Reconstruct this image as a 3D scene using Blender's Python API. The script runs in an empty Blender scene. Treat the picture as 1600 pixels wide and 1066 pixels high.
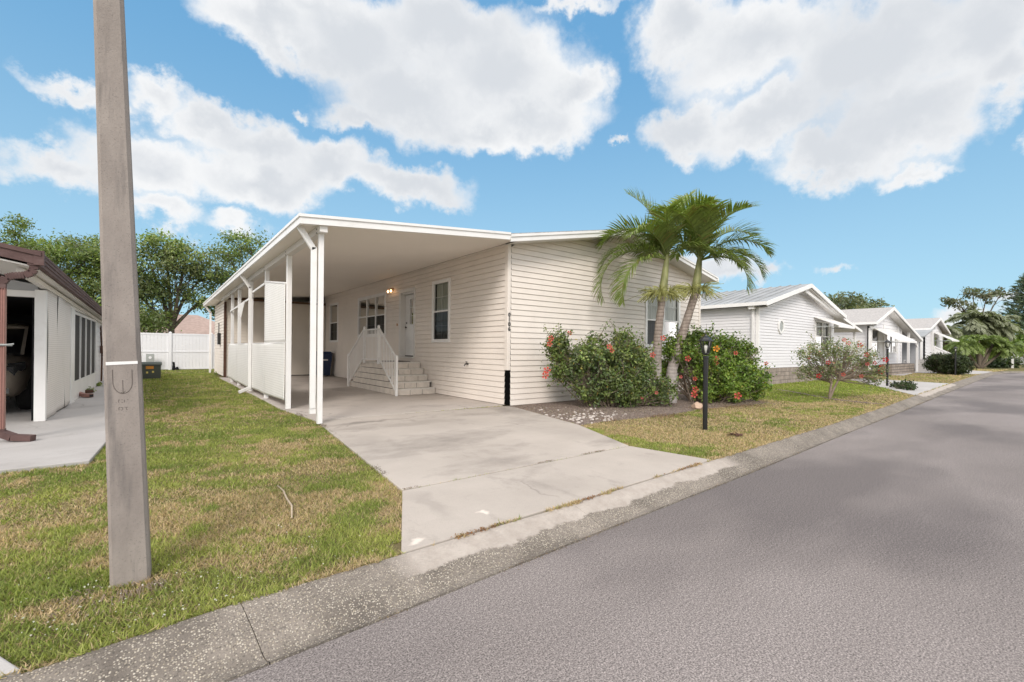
import bpy, bmesh, math, random
import numpy as np
from mathutils import Vector, Matrix
R_ = math.radians
random.seed(7)
S = bpy.context.scene
COL = S.collection

# ---------------------------------------------------------------- camera
YAW, ROLL, CAMZ = R_(37.97), math.atan(14 / 1462), 1.25
cd = bpy.data.cameras.new("camera"); cam = bpy.data.objects.new("camera", cd); COL.objects.link(cam)
cd.sensor_width = 36; cd.lens = 711 / 1600 * 36; cd.shift_y = 13.5 / 1600
cd.clip_start = 0.05; cd.clip_end = 2000
cam.matrix_world = Matrix.Translation((0, 0, CAMZ)) @ Matrix.Rotation(-YAW, 4, 'Z') @ Matrix.Rotation(R_(90), 4, 'X') @ Matrix.Rotation(ROLL, 4, 'Z')
S.camera = cam
# ---------------------------------------------------------------- exposure
S.view_settings.view_transform = 'Standard'; S.view_settings.look = 'None'
S.view_settings.gamma = 1; S.view_settings.use_curve_mapping = False
S.view_settings.exposure = 0.72
S.render.engine = 'CYCLES'
S.cycles.max_bounces = 8; S.cycles.diffuse_bounces = 6; S.cycles.glossy_bounces = 3
S.cycles.transparent_max_bounces = 12; S.cycles.transmission_bounces = 4
S.cycles.caustics_reflective = False; S.cycles.caustics_refractive = False
S.cycles.use_denoising = True
# ---------------------------------------------------------------- sky
SUN_EL, SUN_AZ = R_(38), R_(224)      # azimuth clockwise from +Y
W = bpy.data.worlds.new("World"); S.world = W; W.use_nodes = True
nt = W.node_tree; nt.nodes.clear(); N = nt.nodes; L = nt.links
def wn(t, **k):
    n = N.new(t)
    for a, b in k.items(): setattr(n, a, b)
    return n
def wm(op, a, b=None, c=None, clamp=False):
    n = wn('ShaderNodeMath', operation=op, use_clamp=clamp)
    for i, v in enumerate((a, b, c)):
        if v is None: continue
        if isinstance(v, (int, float)): n.inputs[i].default_value = v
        else: L.new(v, n.inputs[i])
    return n.outputs[0]
out = wn('ShaderNodeOutputWorld'); bg = wn('ShaderNodeBackground'); L.new(bg.outputs[0], out.inputs[0])
sky = wn('ShaderNodeTexSky', sky_type='NISHITA'); sky.sun_disc = False
sky.sun_elevation = SUN_EL; sky.sun_rotation = SUN_AZ; sky.air_density = 1.0; sky.dust_density = 0.6; sky.ozone_density = 1.6
bg.inputs[1].default_value = 0.12
tc = wn('ShaderNodeTexCoord'); sx = wn('ShaderNodeSeparateXYZ'); L.new(tc.outputs['Generated'], sx.inputs[0])
az = wm('MULTIPLY', wm('ARCTAN2', sx.outputs[0], sx.outputs[1]), 180 / math.pi)
el = wm('MULTIPLY', wm('ARCSINE', sx.outputs[2]), 180 / math.pi)
cxy = wn('ShaderNodeCombineXYZ'); L.new(az, cxy.inputs[0]); L.new(el, cxy.inputs[1])
def noise(vec, sc, det, rough, off=(0, 0, 0)):
    mp = wn('ShaderNodeMapping'); mp.inputs['Location'].default_value = off; L.new(vec, mp.inputs[0])
    n = wn('ShaderNodeTexNoise'); n.inputs['Scale'].default_value = sc; n.inputs['Detail'].default_value = det
    n.inputs['Roughness'].default_value = rough; L.new(mp.outputs[0], n.inputs[0]); return n
gen = tc.outputs['Generated']
n1 = noise(gen, 6.0, 8, .60); n2 = noise(gen, 24.0, 6, .62, (3, 1, 2))
def vm(op, a, b=None, s=None):
    n = wn('ShaderNodeVectorMath', operation=op)
    for i, v in enumerate((a, b)):
        if v is None: continue
        if isinstance(v, tuple): n.inputs[i].default_value = v
        else: L.new(v, n.inputs[i])
    if s is not None: n.inputs['Scale'].default_value = s
    return n
d1 = vm('SCALE', vm('SUBTRACT', n1.outputs['Color'], (.5, .5, .5)).outputs[0], None, 11.0)
d2 = vm('SCALE', vm('SUBTRACT', n2.outputs['Color'], (.5, .5, .5)).outputs[0], None, 3.0)
P = vm('ADD', vm('ADD', cxy.outputs[0], d1.outputs[0]).outputs[0], d2.outputs[0]).outputs[0]
P = vm('MULTIPLY', P, (1, 1, 0)).outputs[0]
BL = [(10.17,32.04,7.37,2.96), (18.98,32.78,9.83,4.09), (29.59,34.59,11.22,3.61), (25.00,28.43,10.25,4.35), (36.03,30.93,11.98,5.04), (40.11,26.63,9.51,3.13), (34.48,25.91,9.64,2.42), (45.67,29.59,4.69,2.93), (19.07,25.55,5.19,1.71), (45.57,36.84,6.97,0.91), (14.75,34.34,8.63,1.97), (-4.4,22.1,3.6,1.15), (-0.45,23.75,3.2,1.7), (4.31,22.40,4.70,2.25), (-7.10,16.05,4.08,1.97), (-0.89,17.68,5.79,3.34), (8.42,20.93,5.6,2.7), (8.46,17.50,7.84,3.00), (16.29,19.69,8.03,2.93), (25.10,19.27,8.25,2.48), (-0.36,13.41,3.91,1.66), (6.70,13.02,3.66,1.17), (12.51,25.24,1.06,0.71), (57.00,33.56,5.55,3.55), (65.80,30.84,9.66,4.51), (75.47,27.26,8.08,5.30), (83.14,26.07,5.09,5.26), (59.23,25.21,5.38,3.00), (67.13,23.28,6.85,3.47), (77.97,20.78,6.78,3.95), (84.73,22.21,3.20,2.79), (72.93,19.15,5.53,2.33), (78.94,16.42,3.27,1.23), (87.5,17.48,1.68,0.98), (73.56,8.67,1.67,0.58), (66.02,8.83,3.05,1.11), (62.12,9.44,3.90,1.43), (82.09,3.4,2.39,1.27), (84.85,4.60,1.46,0.77), (51.48,24.04,1.21,0.52)]
acc = None
for (a, e, ra, re) in BL:
    q = vm('MULTIPLY', vm('SUBTRACT', P, (a, e, 0)).outputs[0], (1 / (ra * 1.2), 1 / (re * 1.22), 0))
    v = wm('SUBTRACT', 1.0, vm('LENGTH', q.outputs[0]).outputs['Value'])
    v = wm('MULTIPLY', v, min(1.0, .35 + re / 4.5))
    acc = v if acc is None else wm('SMOOTH_MAX', acc, v, .25)
# unseen clouds outside the camera sector, made bright and warm as added fill light
n3 = noise(gen, 2.2, 7, .58, (5, 2, 8))
rest = wm('SUBTRACT', n3.outputs[0], .36)
outside = wm('MAXIMUM', wm('MULTIPLY', wm('SUBTRACT', wm('ABSOLUTE', wm('SUBTRACT', az, 38)), 56), .1, clamp=True),
             wm('MULTIPLY', wm('SUBTRACT', el, 39), .25, clamp=True))
rest = wm('MULTIPLY', rest, wm('MULTIPLY', outside, 3.0))
dens = wn('ShaderNodeMapRange'); dens.interpolation_type = 'SMOOTHSTEP'
L.new(wm('MAXIMUM', acc, rest), dens.inputs[0]); dens.inputs[1].default_value = .03; dens.inputs[2].default_value = .46
# cloud body: white edges, light grey thick parts
n4 = noise(gen, 4.5, 6, .55, (9, 4, 1))
th = wm('ADD', wm('MULTIPLY', acc, .95), wm('MULTIPLY', wm('SUBTRACT', n4.outputs[0], .45), 1.6))
gr = wn('ShaderNodeMapRange'); gr.interpolation_type = 'SMOOTHSTEP'; L.new(th, gr.inputs[0]); gr.inputs[1].default_value = .1; gr.inputs[2].default_value = 1.0
cc = wn('ShaderNodeMixRGB'); L.new(gr.outputs[0], cc.inputs[0]); cc.inputs[1].default_value = (4.85, 4.9, 4.95, 1); cc.inputs[2].default_value = (3.55, 3.72, 3.95, 1)
# humid air: the blue pales towards the horizon
sb = wn('ShaderNodeMixRGB', blend_type='MULTIPLY'); sb.inputs[0].default_value = 1; L.new(sky.outputs[0], sb.inputs[1]); sb.inputs[2].default_value = (1.0, 1.22, 1.15, 1)
fin = wn('ShaderNodeMixRGB'); L.new(dens.outputs[0], fin.inputs[0]); 
hz = wn('ShaderNodeMapRange'); L.new(el, hz.inputs[0]); hz.inputs[1].default_value = -2; hz.inputs[2].default_value = 36; hz.interpolation_type = 'SMOOTHSTEP'
hb = wn('ShaderNodeMixRGB'); L.new(hz.outputs[0], hb.inputs[0]); hb.inputs[1].default_value = (2.15, 3.45, 4.35, 1); hb.inputs[2].default_value = (.80, 2.05, 3.55, 1)
sm = wn('ShaderNodeMixRGB'); sm.inputs[0].default_value = .9; L.new(sb.outputs[0], sm.inputs[1]); L.new(hb.outputs[0], sm.inputs[2])
cw = wn('ShaderNodeMixRGB'); L.new(outside, cw.inputs[0]); L.new(cc.outputs[0], cw.inputs[1]); cw.inputs[2].default_value = (9.0, 8.6, 8.35, 1)
L.new(sm.outputs[0], fin.inputs[1]); L.new(cw.outputs[0], fin.inputs[2])
L.new(fin.outputs[0], bg.inputs[0])
W.cycles.sampling_method = 'MANUAL'; W.cycles.sample_map_resolution = 512
# ---------------------------------------------------------------- sun
sl = bpy.data.lights.new("sun", 'SUN'); so = bpy.data.objects.new("sun", sl); COL.objects.link(so)
sl.energy = 1.6; sl.angle = R_(20); sl.color = (1, .93, .86)
so.rotation_euler = (R_(90) - SUN_EL, 0, -SUN_AZ + math.pi)
_d = Vector((math.sin(SUN_AZ) * math.cos(SUN_EL), math.cos(SUN_AZ) * math.cos(SUN_EL), math.sin(SUN_EL)))
so.rotation_euler = _d.to_track_quat('Z', 'Y').to_euler()

# ================================================================ helpers
def worg(o):
    v = Vector((0, 0, 0))
    while o: v += o.location; o = o.parent
    return v
def thing(name, loc, label, cat, group=None, kind=None):
    o = bpy.data.objects.new(name, None); COL.objects.link(o); o.location = loc; o.empty_display_size = .2
    return tag(o, label, cat, group, kind)
def tag(o, label=None, cat=None, group=None, kind=None):
    if label: o['label'] = label
    if cat: o['category'] = cat
    if group: o['group'] = group
    if kind: o['kind'] = kind
    return o
class MB:
    def __init__(s): s.v = []; s.f = []
    def add(s, vs, fs):
        b = len(s.v); s.v += [tuple(p) for p in vs]; s.f += [tuple(b + i for i in f) for f in fs]; return s
    def box(s, x0, x1, y0, y1, z0, z1):
        return s.add([(x0,y0,z0),(x1,y0,z0),(x1,y1,z0),(x0,y1,z0),(x0,y0,z1),(x1,y0,z1),(x1,y1,z1),(x0,y1,z1)],
                     [(0,3,2,1),(4,5,6,7),(0,1,5,4),(1,2,6,5),(2,3,7,6),(3,0,4,7)])
    def hexa(s, p):   # 8 points: bottom 4 ccw, top 4
        return s.add(p, [(0,3,2,1),(4,5,6,7),(0,1,5,4),(1,2,6,5),(2,3,7,6),(3,0,4,7)])
    def bar(s, p, q, w, h, up=(0, 0, 1)):
        p = Vector(p); q = Vector(q); d = (q - p).normalized(); up = Vector(up)
        sd = d.cross(up)
        if sd.length < 1e-4: sd = d.cross(Vector((0, 1, 0)))
        sd.normalize(); u = sd.cross(d)
        a = sd * w / 2; b = u * h / 2
        return s.hexa([p-a-b, p+a-b, q+a-b, q-a-b, p-a+b, p+a+b, q+a+b, q-a+b])
    def tube(s, pts, rad, n=8, cap=True):
        pts = [Vector(p) for p in pts]; m = len(pts)
        if not hasattr(rad, '__len__'): rad = [rad] * m
        t0 = (pts[1] - pts[0]).normalized(); a = t0.orthogonal().normalized(); b0 = len(s.v)
        for i, p in enumerate(pts):
            t = (pts[min(i+1, m-1)] - pts[max(i-1, 0)])
            t = t.normalized() if t.length > 1e-9 else t0
            a = (a - t * a.dot(t));
            a = a.normalized() if a.length > 1e-6 else t.orthogonal().normalized()
            c = t.cross(a)
            for k in range(n):
                g = 2 * math.pi * k / n; s.v.append(tuple(p + (a * math.cos(g) + c * math.sin(g)) * rad[i]))
        for i in range(m - 1):
            for k in range(n):
                k2 = (k + 1) % n; s.f.append((b0+i*n+k, b0+i*n+k2, b0+(i+1)*n+k2, b0+(i+1)*n+k))
        if cap:
            s.f.append(tuple(b0 + k for k in reversed(range(n)))); s.f.append(tuple(b0 + (m-1)*n + k for k in range(n)))
        return s
    def lathe(s, c, prof, n=16, cap=True, phase=0):
        b0 = len(s.v); m = len(prof)
        for r, z in prof:
            for k in range(n):
                g = 2 * math.pi * k / n + phase; s.v.append((c[0] + r * math.cos(g), c[1] + r * math.sin(g), c[2] + z))
        for i in range(m - 1):
            for k in range(n):
                k2 = (k + 1) % n; s.f.append((b0+i*n+k, b0+i*n+k2, b0+(i+1)*n+k2, b0+(i+1)*n+k))
        if cap:
            s.f.append(tuple(b0 + k for k in reversed(range(n)))); s.f.append(tuple(b0 + (m-1)*n + k for k in range(n)))
        return s
    def prism(s, poly, z0, z1):
        n = len(poly)
        return s.add([(x, y, z0) for x, y in poly] + [(x, y, z1) for x, y in poly],
                     [tuple(reversed(range(n))), tuple(range(n, 2*n))] + [(i, (i+1) % n, n + (i+1) % n, n + i) for i in range(n)])
    def xz(s, poly, y0, y1):   # polygon in x,z extruded along y
        n = len(poly)
        return s.add([(x, y0, z) for x, z in poly] + [(x, y1, z) for x, z in poly],
                     [tuple(range(n)), tuple(reversed(range(n, 2*n)))] + [((i+1) % n, i, n + i, n + (i+1) % n) for i in range(n)])
    def build(s, name, m, parent=None, world=True, smooth=False, bevel=0):
        o0 = worg(parent) if (parent and world) else Vector((0, 0, 0))
        me = bpy.data.meshes.new(name)
        me.from_pydata([(x - o0.x, y - o0.y, z - o0.z) for x, y, z in s.v], [], s.f)
        bm = bmesh.new(); bm.from_mesh(me); bmesh.ops.recalc_face_normals(bm, faces=bm.faces); bm.to_mesh(me); bm.free()
        if smooth: me.polygons.foreach_set('use_smooth', [True] * len(me.polygons))
        me.materials.append(m); o = bpy.data.objects.new(name, me); COL.objects.link(o)
        if parent: o.parent = parent
        if bevel:
            b = o.modifiers.new('bevel', 'BEVEL'); b.width = bevel; b.segments = 2; b.limit_method = 'ANGLE'
        return o
def npmesh(name, V, F, mats, parent=None, world=True, cols=None, smooth=False, midx=None):
    """V (n,3) float; F (m,k) int"""
    V = np.asarray(V, dtype=np.float64)
    if parent and world: V = V - np.array(worg(parent))
    me = bpy.data.meshes.new(name); k = F.shape[1]
    me.vertices.add(len(V)); me.vertices.foreach_set('co', V.ravel().astype(np.float32))
    me.loops.add(F.size); me.loops.foreach_set('vertex_index', F.ravel().astype(np.int32))
    me.polygons.add(len(F)); me.polygons.foreach_set('loop_start', np.arange(0, F.size, k, dtype=np.int32))
    me.polygons.foreach_set('use_smooth', [bool(smooth)] * len(F))
    for m in (mats if isinstance(mats, (list, tuple)) else [mats]): me.materials.append(m)
    if midx is not None: me.polygons.foreach_set('material_index', midx.astype(np.int32))
    if cols is not None:
        ca = me.color_attributes.new('tint', 'FLOAT_COLOR', 'POINT'); c4 = np.ones((len(V), 4), np.float32); c4[:, :3] = cols
        ca.data.foreach_set('color', c4.ravel())
    me.update(calc_edges=True)
    o = bpy.data.objects.new(name, me); COL.objects.link(o)
    if parent: o.parent = parent
    return o
# ---------------------------------------------------------------- materials
class MT:
    def __init__(s, name, rough=.6, spec=.4, metallic=0):
        s.m = bpy.data.materials.new(name); s.m.use_nodes = True; s.t = s.m.node_tree; s.p = s.t.nodes['Principled BSDF']
        s.p.inputs['Roughness'].default_value = rough; s.p.inputs['Specular IOR Level'].default_value = spec; s.p.inputs['Metallic'].default_value = metallic
        s.tc = s.t.nodes.new('ShaderNodeTexCoord')
    def n(s, t, **k):
        x = s.t.nodes.new(t)
        for a, b in k.items(): setattr(x, a, b)
        return x
    def l(s, a, b): s.t.links.new(a, b)
    def noise(s, scale, det=4, rough=.55, stretch=(1, 1, 1), off=0, coord='Object'):
        mp = s.n('ShaderNodeMapping'); mp.inputs['Scale'].default_value = stretch; mp.inputs['Location'].default_value = (off, off * .7, off * .3)
        s.l(s.tc.outputs[coord], mp.inputs[0]); t = s.n('ShaderNodeTexNoise'); t.inputs['Scale'].default_value = scale
        t.inputs['Detail'].default_value = det; t.inputs['Roughness'].default_value = rough; s.l(mp.outputs[0], t.inputs[0]); return t.outputs[0]
    def ramp(s, v, stops, interp='LINEAR'):
        r = s.n('ShaderNodeValToRGB'); r.color_ramp.interpolation = interp; e = r.color_ramp.elements
        while len(e) < len(stops): e.new(.5)
        for i, (p, c) in enumerate(stops):
            e[i].position = p; e[i].color = (c[0], c[1], c[2], 1) if hasattr(c, '__len__') else (c, c, c, 1)
        s.l(v, r.inputs[0]); return r.outputs[0]
    def mix(s, f, a, b, mode='MIX'):
        x = s.n('ShaderNodeMixRGB', blend_type=mode)
        for i, v in enumerate((f, a, b)):
            if isinstance(v, (int, float)): x.inputs[i].default_value = v if i == 0 else (v, v, v, 1)
            elif isinstance(v, tuple): x.inputs[i].default_value = (*v, 1)
            else: s.l(v, x.inputs[i])
        return x.outputs[0]
    def math(s, op, a, b=0, clamp=False):
        x = s.n('ShaderNodeMath', operation=op, use_clamp=clamp)
        for i, v in enumerate((a, b)):
            if isinstance(v, (int, float)): x.inputs[i].default_value = v
            else: s.l(v, x.inputs[i])
        return x.outputs[0]
    def col(s, c):
        if isinstance(c, tuple): s.p.inputs['Base Color'].default_value = (*c, 1)
        else: s.l(c, s.p.inputs['Base Color'])
    def bump(s, h, strength=.3, dist=.01):
        b = s.n('ShaderNodeBump'); b.inputs['Strength'].default_value = strength; b.inputs['Distance'].default_value = dist
        s.l(h, b.inputs['Height']); s.l(b.outputs[0], s.p.inputs['Normal'])
def simple(name, c, rough=.5, spec=.4, metallic=0, var=.12, scale=3, dirt=None, bump=0, bscale=60, stretch=(1, 1, 1)):
    m = MT(name, rough, spec, metallic)
    n = m.noise(scale, 5, .6, stretch)
    lo = tuple(x * (1 - var) for x in c); hi = tuple(min(1, x * (1 + var * .6)) for x in c)
    k = m.ramp(n, [(.3, lo), (.7, hi)])
    if dirt:
        d = m.ramp(m.noise(scale * 2.3, 6, .65, stretch, 3.1), [(.55, 0), (.75, 1)])
        k = m.mix(m.math('MULTIPLY', d, dirt[1]), k, dirt[0])
    m.col(k)
    if bump: m.bump(m.noise(bscale, 4, .6, (1, 1, 1), 1.7), bump, .004)
    return m.m
M = {}
M['siding'] = simple('cream_vinyl_siding', (.76, .695, .63), .5, .35, var=.05, scale=1.2, dirt=((.55, .49, .43), .25), stretch=(1, 1, .6))
M['siding2'] = simple('cream_shed_siding', (.72, .66, .58), .5, .35, var=.05, scale=1.2, stretch=(1, 1, .6))
M['white'] = simple('white_painted_metal', (.79, .78, .765), .4, .4, var=.05, scale=2, dirt=((.55, .52, .48), .3))
M['offwhite'] = simple('offwhite_vinyl', (.72, .70, .67), .5, .35, var=.05, scale=1.5, dirt=((.5, .47, .43), .25))
M['whitesiding'] = simple('white_vinyl_siding', (.72, .71, .72), .5, .35, var=.04, scale=1)
M['ceiling'] = simple('carport_ceiling_panel', (.86, .81, .75), .6, .3, var=.03, scale=.6)
M['fence'] = simple('white_vinyl_fence', (.78, .78, .8), .45, .4, var=.03, scale=.8)
M['shingle'] = simple('grey_shingle', (.33, .31, .30), .9, .2, var=.35, scale=14, bump=.5, bscale=80)
M['shinglel'] = simple('pale_grey_shingle', (.42, .40, .385), .9, .2, var=.25, scale=10, bump=.5, bscale=60)
M['metalroof'] = simple('grey_metal_roof', (.33, .34, .345), .6, .3, .0, var=.2, scale=1.2)
M['black'] = simple('black_metal', (.012, .012, .013), .35, .5, var=.3, scale=5)
M['blackgap'] = simple('black_corner_gap', (.004, .004, .004), .95, .05)
M['brown'] = simple('brown_gutter', (.115, .07, .065), .6, .2, var=.3, scale=4, dirt=((.2, .15, .14), .5), stretch=(1, 1, 1))
M['pinkbrown'] = simple('faded_red_brown_downspout', (.33, .17, .14), .5, .4, var=.3, scale=3, dirt=((.12, .06, .055), .6), stretch=(6, 6, .5))
M['darkbrown'] = simple('dark_brown_wood', (.09, .045, .03), .7, .3, var=.3)
M['screen'] = simple('dark_screen', (.018, .018, .02), .65, .3, var=.2)
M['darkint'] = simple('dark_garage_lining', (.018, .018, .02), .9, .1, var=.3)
M['blue'] = simple('navy_plastic', (.012, .028, .075), .45, .45, var=.2)
M['wood'] = simple('weathered_beam', (.13, .075, .045), .8, .2, var=.3)
M['tray'] = simple('grey_plastic', (.4, .4, .4), .5)
M['utilgreen'] = simple('dark_green_utility_paint', (.065, .075, .058), .5, .4, var=.15, scale=3)
M['orange'] = simple('orange_warning_sticker', (.62, .25, .03), .5)
M['yellow'] = simple('yellow_sticker', (.75, .6, .15), .5)
M['greymetal'] = simple('grey_meter_metal', (.36, .38, .37), .5, .5)
M['stick'] = simple('dry_stick', (.42, .34, .25), .8, .2, var=.25, scale=20)
M['curtain'] = simple('window_curtain', (.50, .50, .44), .9, .1, var=.06)
M['shade'] = simple('white_window_shade', (.80, .79, .78), .8, .2, var=.03)
M['darkroom'] = simple('dark_room_behind_glass', (.10, .105, .11), .8, .2, var=.2)
M['bark'] = simple('tree_bark', (.13, .105, .08), .9, .2, var=.35, scale=6, stretch=(3, 3, .6), bump=.6, bscale=20)
M['twig'] = simple('grey_brown_twig', (.24, .19, .145), .9, .2, var=.3, scale=8)
M['brick'] = simple('grey_tan_block', (.33, .28, .24), .85, .2, var=.3, scale=4, bump=.5, bscale=25)
M['joint'] = simple('dark_mortar', (.11, .095, .085), .95, .1)
M['stepblock'] = simple('cream_step_block', (.68, .62, .55), .75, .25, var=.14, scale=5, dirt=((.35, .30, .26), .4), bump=.4, bscale=30)
M['cap'] = simple('white_step_cap', (.66, .63, .58), .7, .3, var=.08, scale=5, dirt=((.3, .26, .22), .4))
M['mat'] = simple('dark_door_mat', (.035, .03, .028), .95, .1)
M['carpaint'] = simple('bronze_car_paint', (.44, .38, .31), .3, .6, .3, var=.1)
M['tyre'] = simple('tyre_rubber', (.02, .02, .02), .8, .2)
M['chrome'] = simple('bright_metal', (.6, .6, .6), .2, .5, .9)
M['orangeroof'] = simple('pinkish_shingle_roof', (.40, .30, .26), .9, .2, var=.2, scale=4)
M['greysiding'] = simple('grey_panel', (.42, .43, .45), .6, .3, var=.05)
M['brass'] = simple('brass', (.55, .32, .16), .3, .5, .7)
def glassmat(name, tint, glossw=.9):
    m = MT(name, .04, .5); p = m.p
    tr = m.n('ShaderNodeBsdfTransparent'); tr.inputs[0].default_value = (*tint, 1)
    gl = m.n('ShaderNodeBsdfGlossy'); gl.inputs['Roughness'].default_value = .03
    fr = m.n('ShaderNodeLayerWeight'); fr.inputs[0].default_value = .16
    mx = m.n('ShaderNodeMixShader'); m.l(m.math('MULTIPLY', fr.outputs['Fresnel'], glossw), mx.inputs[0]); m.l(tr.outputs[0], mx.inputs[1]); m.l(gl.outputs[0], mx.inputs[2])
    o = [x for x in m.t.nodes if x.type == 'OUTPUT_MATERIAL'][0]; m.l(mx.outputs[0], o.inputs[0]); return m.m
M['glass'] = glassmat('window_glass', (.86, .88, .86)); M['screenglass'] = glassmat('screened_window_glass', (.34, .35, .36))
M['frost'] = glassmat('lantern_glass', (.9, .9, .88))
def emis(name, c, st):
    m = MT(name); m.p.inputs['Emission Color'].default_value = (*c, 1); m.p.inputs['Emission Strength'].default_value = st; m.col(c); return m.m
M['bulb'] = emis('warm_lit_bulb', (1, .55, .25), 4.0)
M['bulb_off'] = simple('white_bulb', (.8, .8, .76), .4)
# --- concrete of the pole
m = MT('pole_concrete', .85, .2)
c = m.ramp(m.noise(3, 6, .65, (2, 2, .8)), [(.3, (.235, .205, .185)), (.7, (.34, .30, .27))])
c = m.mix(m.ramp(m.noise(5, 5, .6, (3, 3, .35), 4), [(.52, 0), (.72, .75)]), c, (.13, .12, .115))
c = m.mix(m.ramp(m.noise(160, 2, .5), [(.62, 0), (.72, .5)]), c, (.1, .09, .085)); m.col(c)
m.bump(m.noise(70, 5, .6), .5, .004); M['pole'] = m.m
# --- driveway concrete
def concrete(name, lo, hi, stain, st=.6, seed=0., spots=()):
    m = MT(name, .85, .25)
    c = m.ramp(m.noise(.8, 6, .62, (1, 1, 1), seed), [(.3, lo), (.68, hi)])
    c = m.mix(m.math('MULTIPLY', m.ramp(m.noise(.55, 7, .68, (1, 1.6, 1), seed + 7), [(.52, 0), (.70, 1)]), st), c, stain)
    c = m.mix(m.math('MULTIPLY', m.ramp(m.noise(2.4, 6, .7, (1, .5, 1), seed + 2), [(.58, 0), (.7, 1)]), st * .55), c, stain)
    c = m.mix(m.math('MULTIPLY', m.ramp(m.noise(220, 2, .5), [(.35, 1), (.5, 0)]), .22), c, tuple(x * .55 for x in lo))
    v = m.n('ShaderNodeTexVoronoi', feature='DISTANCE_TO_EDGE'); v.inputs['Scale'].default_value = .34
    w = m.n('ShaderNodeTexNoise'); w.inputs['Scale'].default_value = 1.3; w.inputs['Detail'].default_value = 5
    m.l(m.tc.outputs['Object'], w.inputs[0]); mx = m.n('ShaderNodeMixRGB', blend_type='ADD'); mx.inputs[0].default_value = .9
    m.l(m.tc.outputs['Object'], mx.inputs[1]); m.l(w.outputs[1], mx.inputs[2]); m.l(mx.outputs[0], v.inputs[0])
    cr = m.math('MULTIPLY', m.ramp(v.outputs[0], [(.0, 1), (.006, 0)]), m.ramp(m.noise(.7, 3, .5, (1, 1, 1), seed + 5), [(.5, 0), (.62, .55)]))
    c = m.mix(cr, c, tuple(x * .4 for x in lo))
    if spots:
        w2 = m.n('ShaderNodeTexNoise'); w2.inputs['Scale'].default_value = 2.6; w2.inputs['Detail'].default_value = 6; m.l(m.tc.outputs['Object'], w2.inputs[0])
        wp = m.n('ShaderNodeMixRGB', blend_type='ADD'); wp.inputs[0].default_value = .6; m.l(m.tc.outputs['Object'], wp.inputs[1]); m.l(w2.outputs[1], wp.inputs[2])
    for (sx0, sy0, rx, ry, k_, tone) in spots:
        a = m.n('ShaderNodeVectorMath', operation='SUBTRACT'); m.l(wp.outputs[0], a.inputs[0]); a.inputs[1].default_value = (sx0 + .3, sy0 + .3, 0)
        b = m.n('ShaderNodeVectorMath', operation='MULTIPLY'); m.l(a.outputs[0], b.inputs[0]); b.inputs[1].default_value = (1/rx, 1/ry, 0)
        ln = m.n('ShaderNodeVectorMath', operation='LENGTH'); m.l(b.outputs[0], ln.inputs[0])
        c = m.mix(m.math('MULTIPLY', m.ramp(ln.outputs['Value'], [(.35, 1), (1, 0)]), k_), c, tuple(x * tone for x in lo))
    m.col(c); m.bump(m.noise(120, 4, .6), .25, .003); return m.m
M['concrete'] = concrete('driveway_concrete', (.385, .342, .302), (.475, .425, .378), (.21, .185, .165), .75, 0., [(2.75, 7.55, .75, .16, .75, .5), (3.3, 7.0, .9, .3, .35, .6), (5.75, 7.3, .35, .7, .55, .55), (3.6, 5.6, 1.3, .5, .3, .7), (2.3, 5.6, .35, 1.2, .3, .7), (4.9, 5.0, .5, .9, .25, .7), (1.75, 3.3, .12, .5, .3, .6), (2.9, 3.1, .5, .3, .2, .75), (1.35, 2.72, .12, .05, .8, 1.9), (2.0, 2.9, .06, .04, .8, 1.9)])
M['concrete2'] = concrete('carport_slab_concrete', (.42, .375, .335), (.50, .45, .41), (.25, .22, .20), .65, 11.)
M['concrete3'] = concrete('pale_concrete', (.40, .38, .365), (.47, .45, .435), (.27, .25, .235), .55, 23.)
# --- asphalt
m = MT('asphalt', .85, .25)
c = m.ramp(m.noise(.35, 6, .6, (.5, 1, 1), 2), [(.36, (.178, .156, .147)), (.62, (.248, .219, .208))])
c = m.mix(m.ramp(m.noise(.42, 5, .5, (.55, 1.0, 1), 9), [(.49, 0), (.60, .8)]), c, (.125, .110, .107))
sp = m.ramp(m.noise(130, 3, .7), [(.38, .45), (.5, 1.0), (.64, 1.7)]); c = m.mix(1, c, sp, 'MULTIPLY')
c = m.mix(1, c, m.ramp(m.noise(55, 3, .7, (1, 1, 1), 3), [(.35, .78), (.65, 1.22)]), 'MULTIPLY')
m.col(c); m.bump(m.noise(140, 3, .6), .3, .003); M['asphalt'] = m.m
# --- exposed aggregate kerb
m = MT('exposed_aggregate_kerb', .85, .25)
geo = m.n('ShaderNodeSeparateXYZ'); m.l(m.tc.outputs['Object'], geo.inputs[0])
att = m.n('ShaderNodeVertexColor', layer_name='tint'); sa = m.n('ShaderNodeSeparateColor'); m.l(att.outputs[0], sa.inputs[0])
base = m.ramp(m.noise(2.2, 6, .65), [(.35, (.135, .116, .098)), (.68, (.27, .235, .20))])
v = m.n('ShaderNodeTexVoronoi'); v.inputs['Scale'].default_value = 105; v.inputs['Randomness'].default_value = 1; m.l(m.tc.outputs['Object'], v.inputs[0])
sc_ = m.n('ShaderNodeSeparateColor'); m.l(v.outputs['Color'], sc_.inputs[0])
peb = m.math('MULTIPLY', m.ramp(sc_.outputs[0], [(.36, 0), (.46, 1)]), m.ramp(v.outputs['Distance'], [(.34, 1), (.52, 0)]))
wear = m.ramp(m.noise(3.5, 5, .6, (1, 1, 1), 6), [(.25, .3), (.5, 1)])
c = m.mix(m.math('MULTIPLY', peb, wear), base, m.mix(sc_.outputs[1], (.34, .29, .22), (.56, .51, .43)))
dk = m.ramp(m.noise(95, 3, .6), [(.36, 1), (.47, 0)]); c = m.mix(m.math('MULTIPLY', dk, .6), c, (.06, .055, .048))
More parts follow.
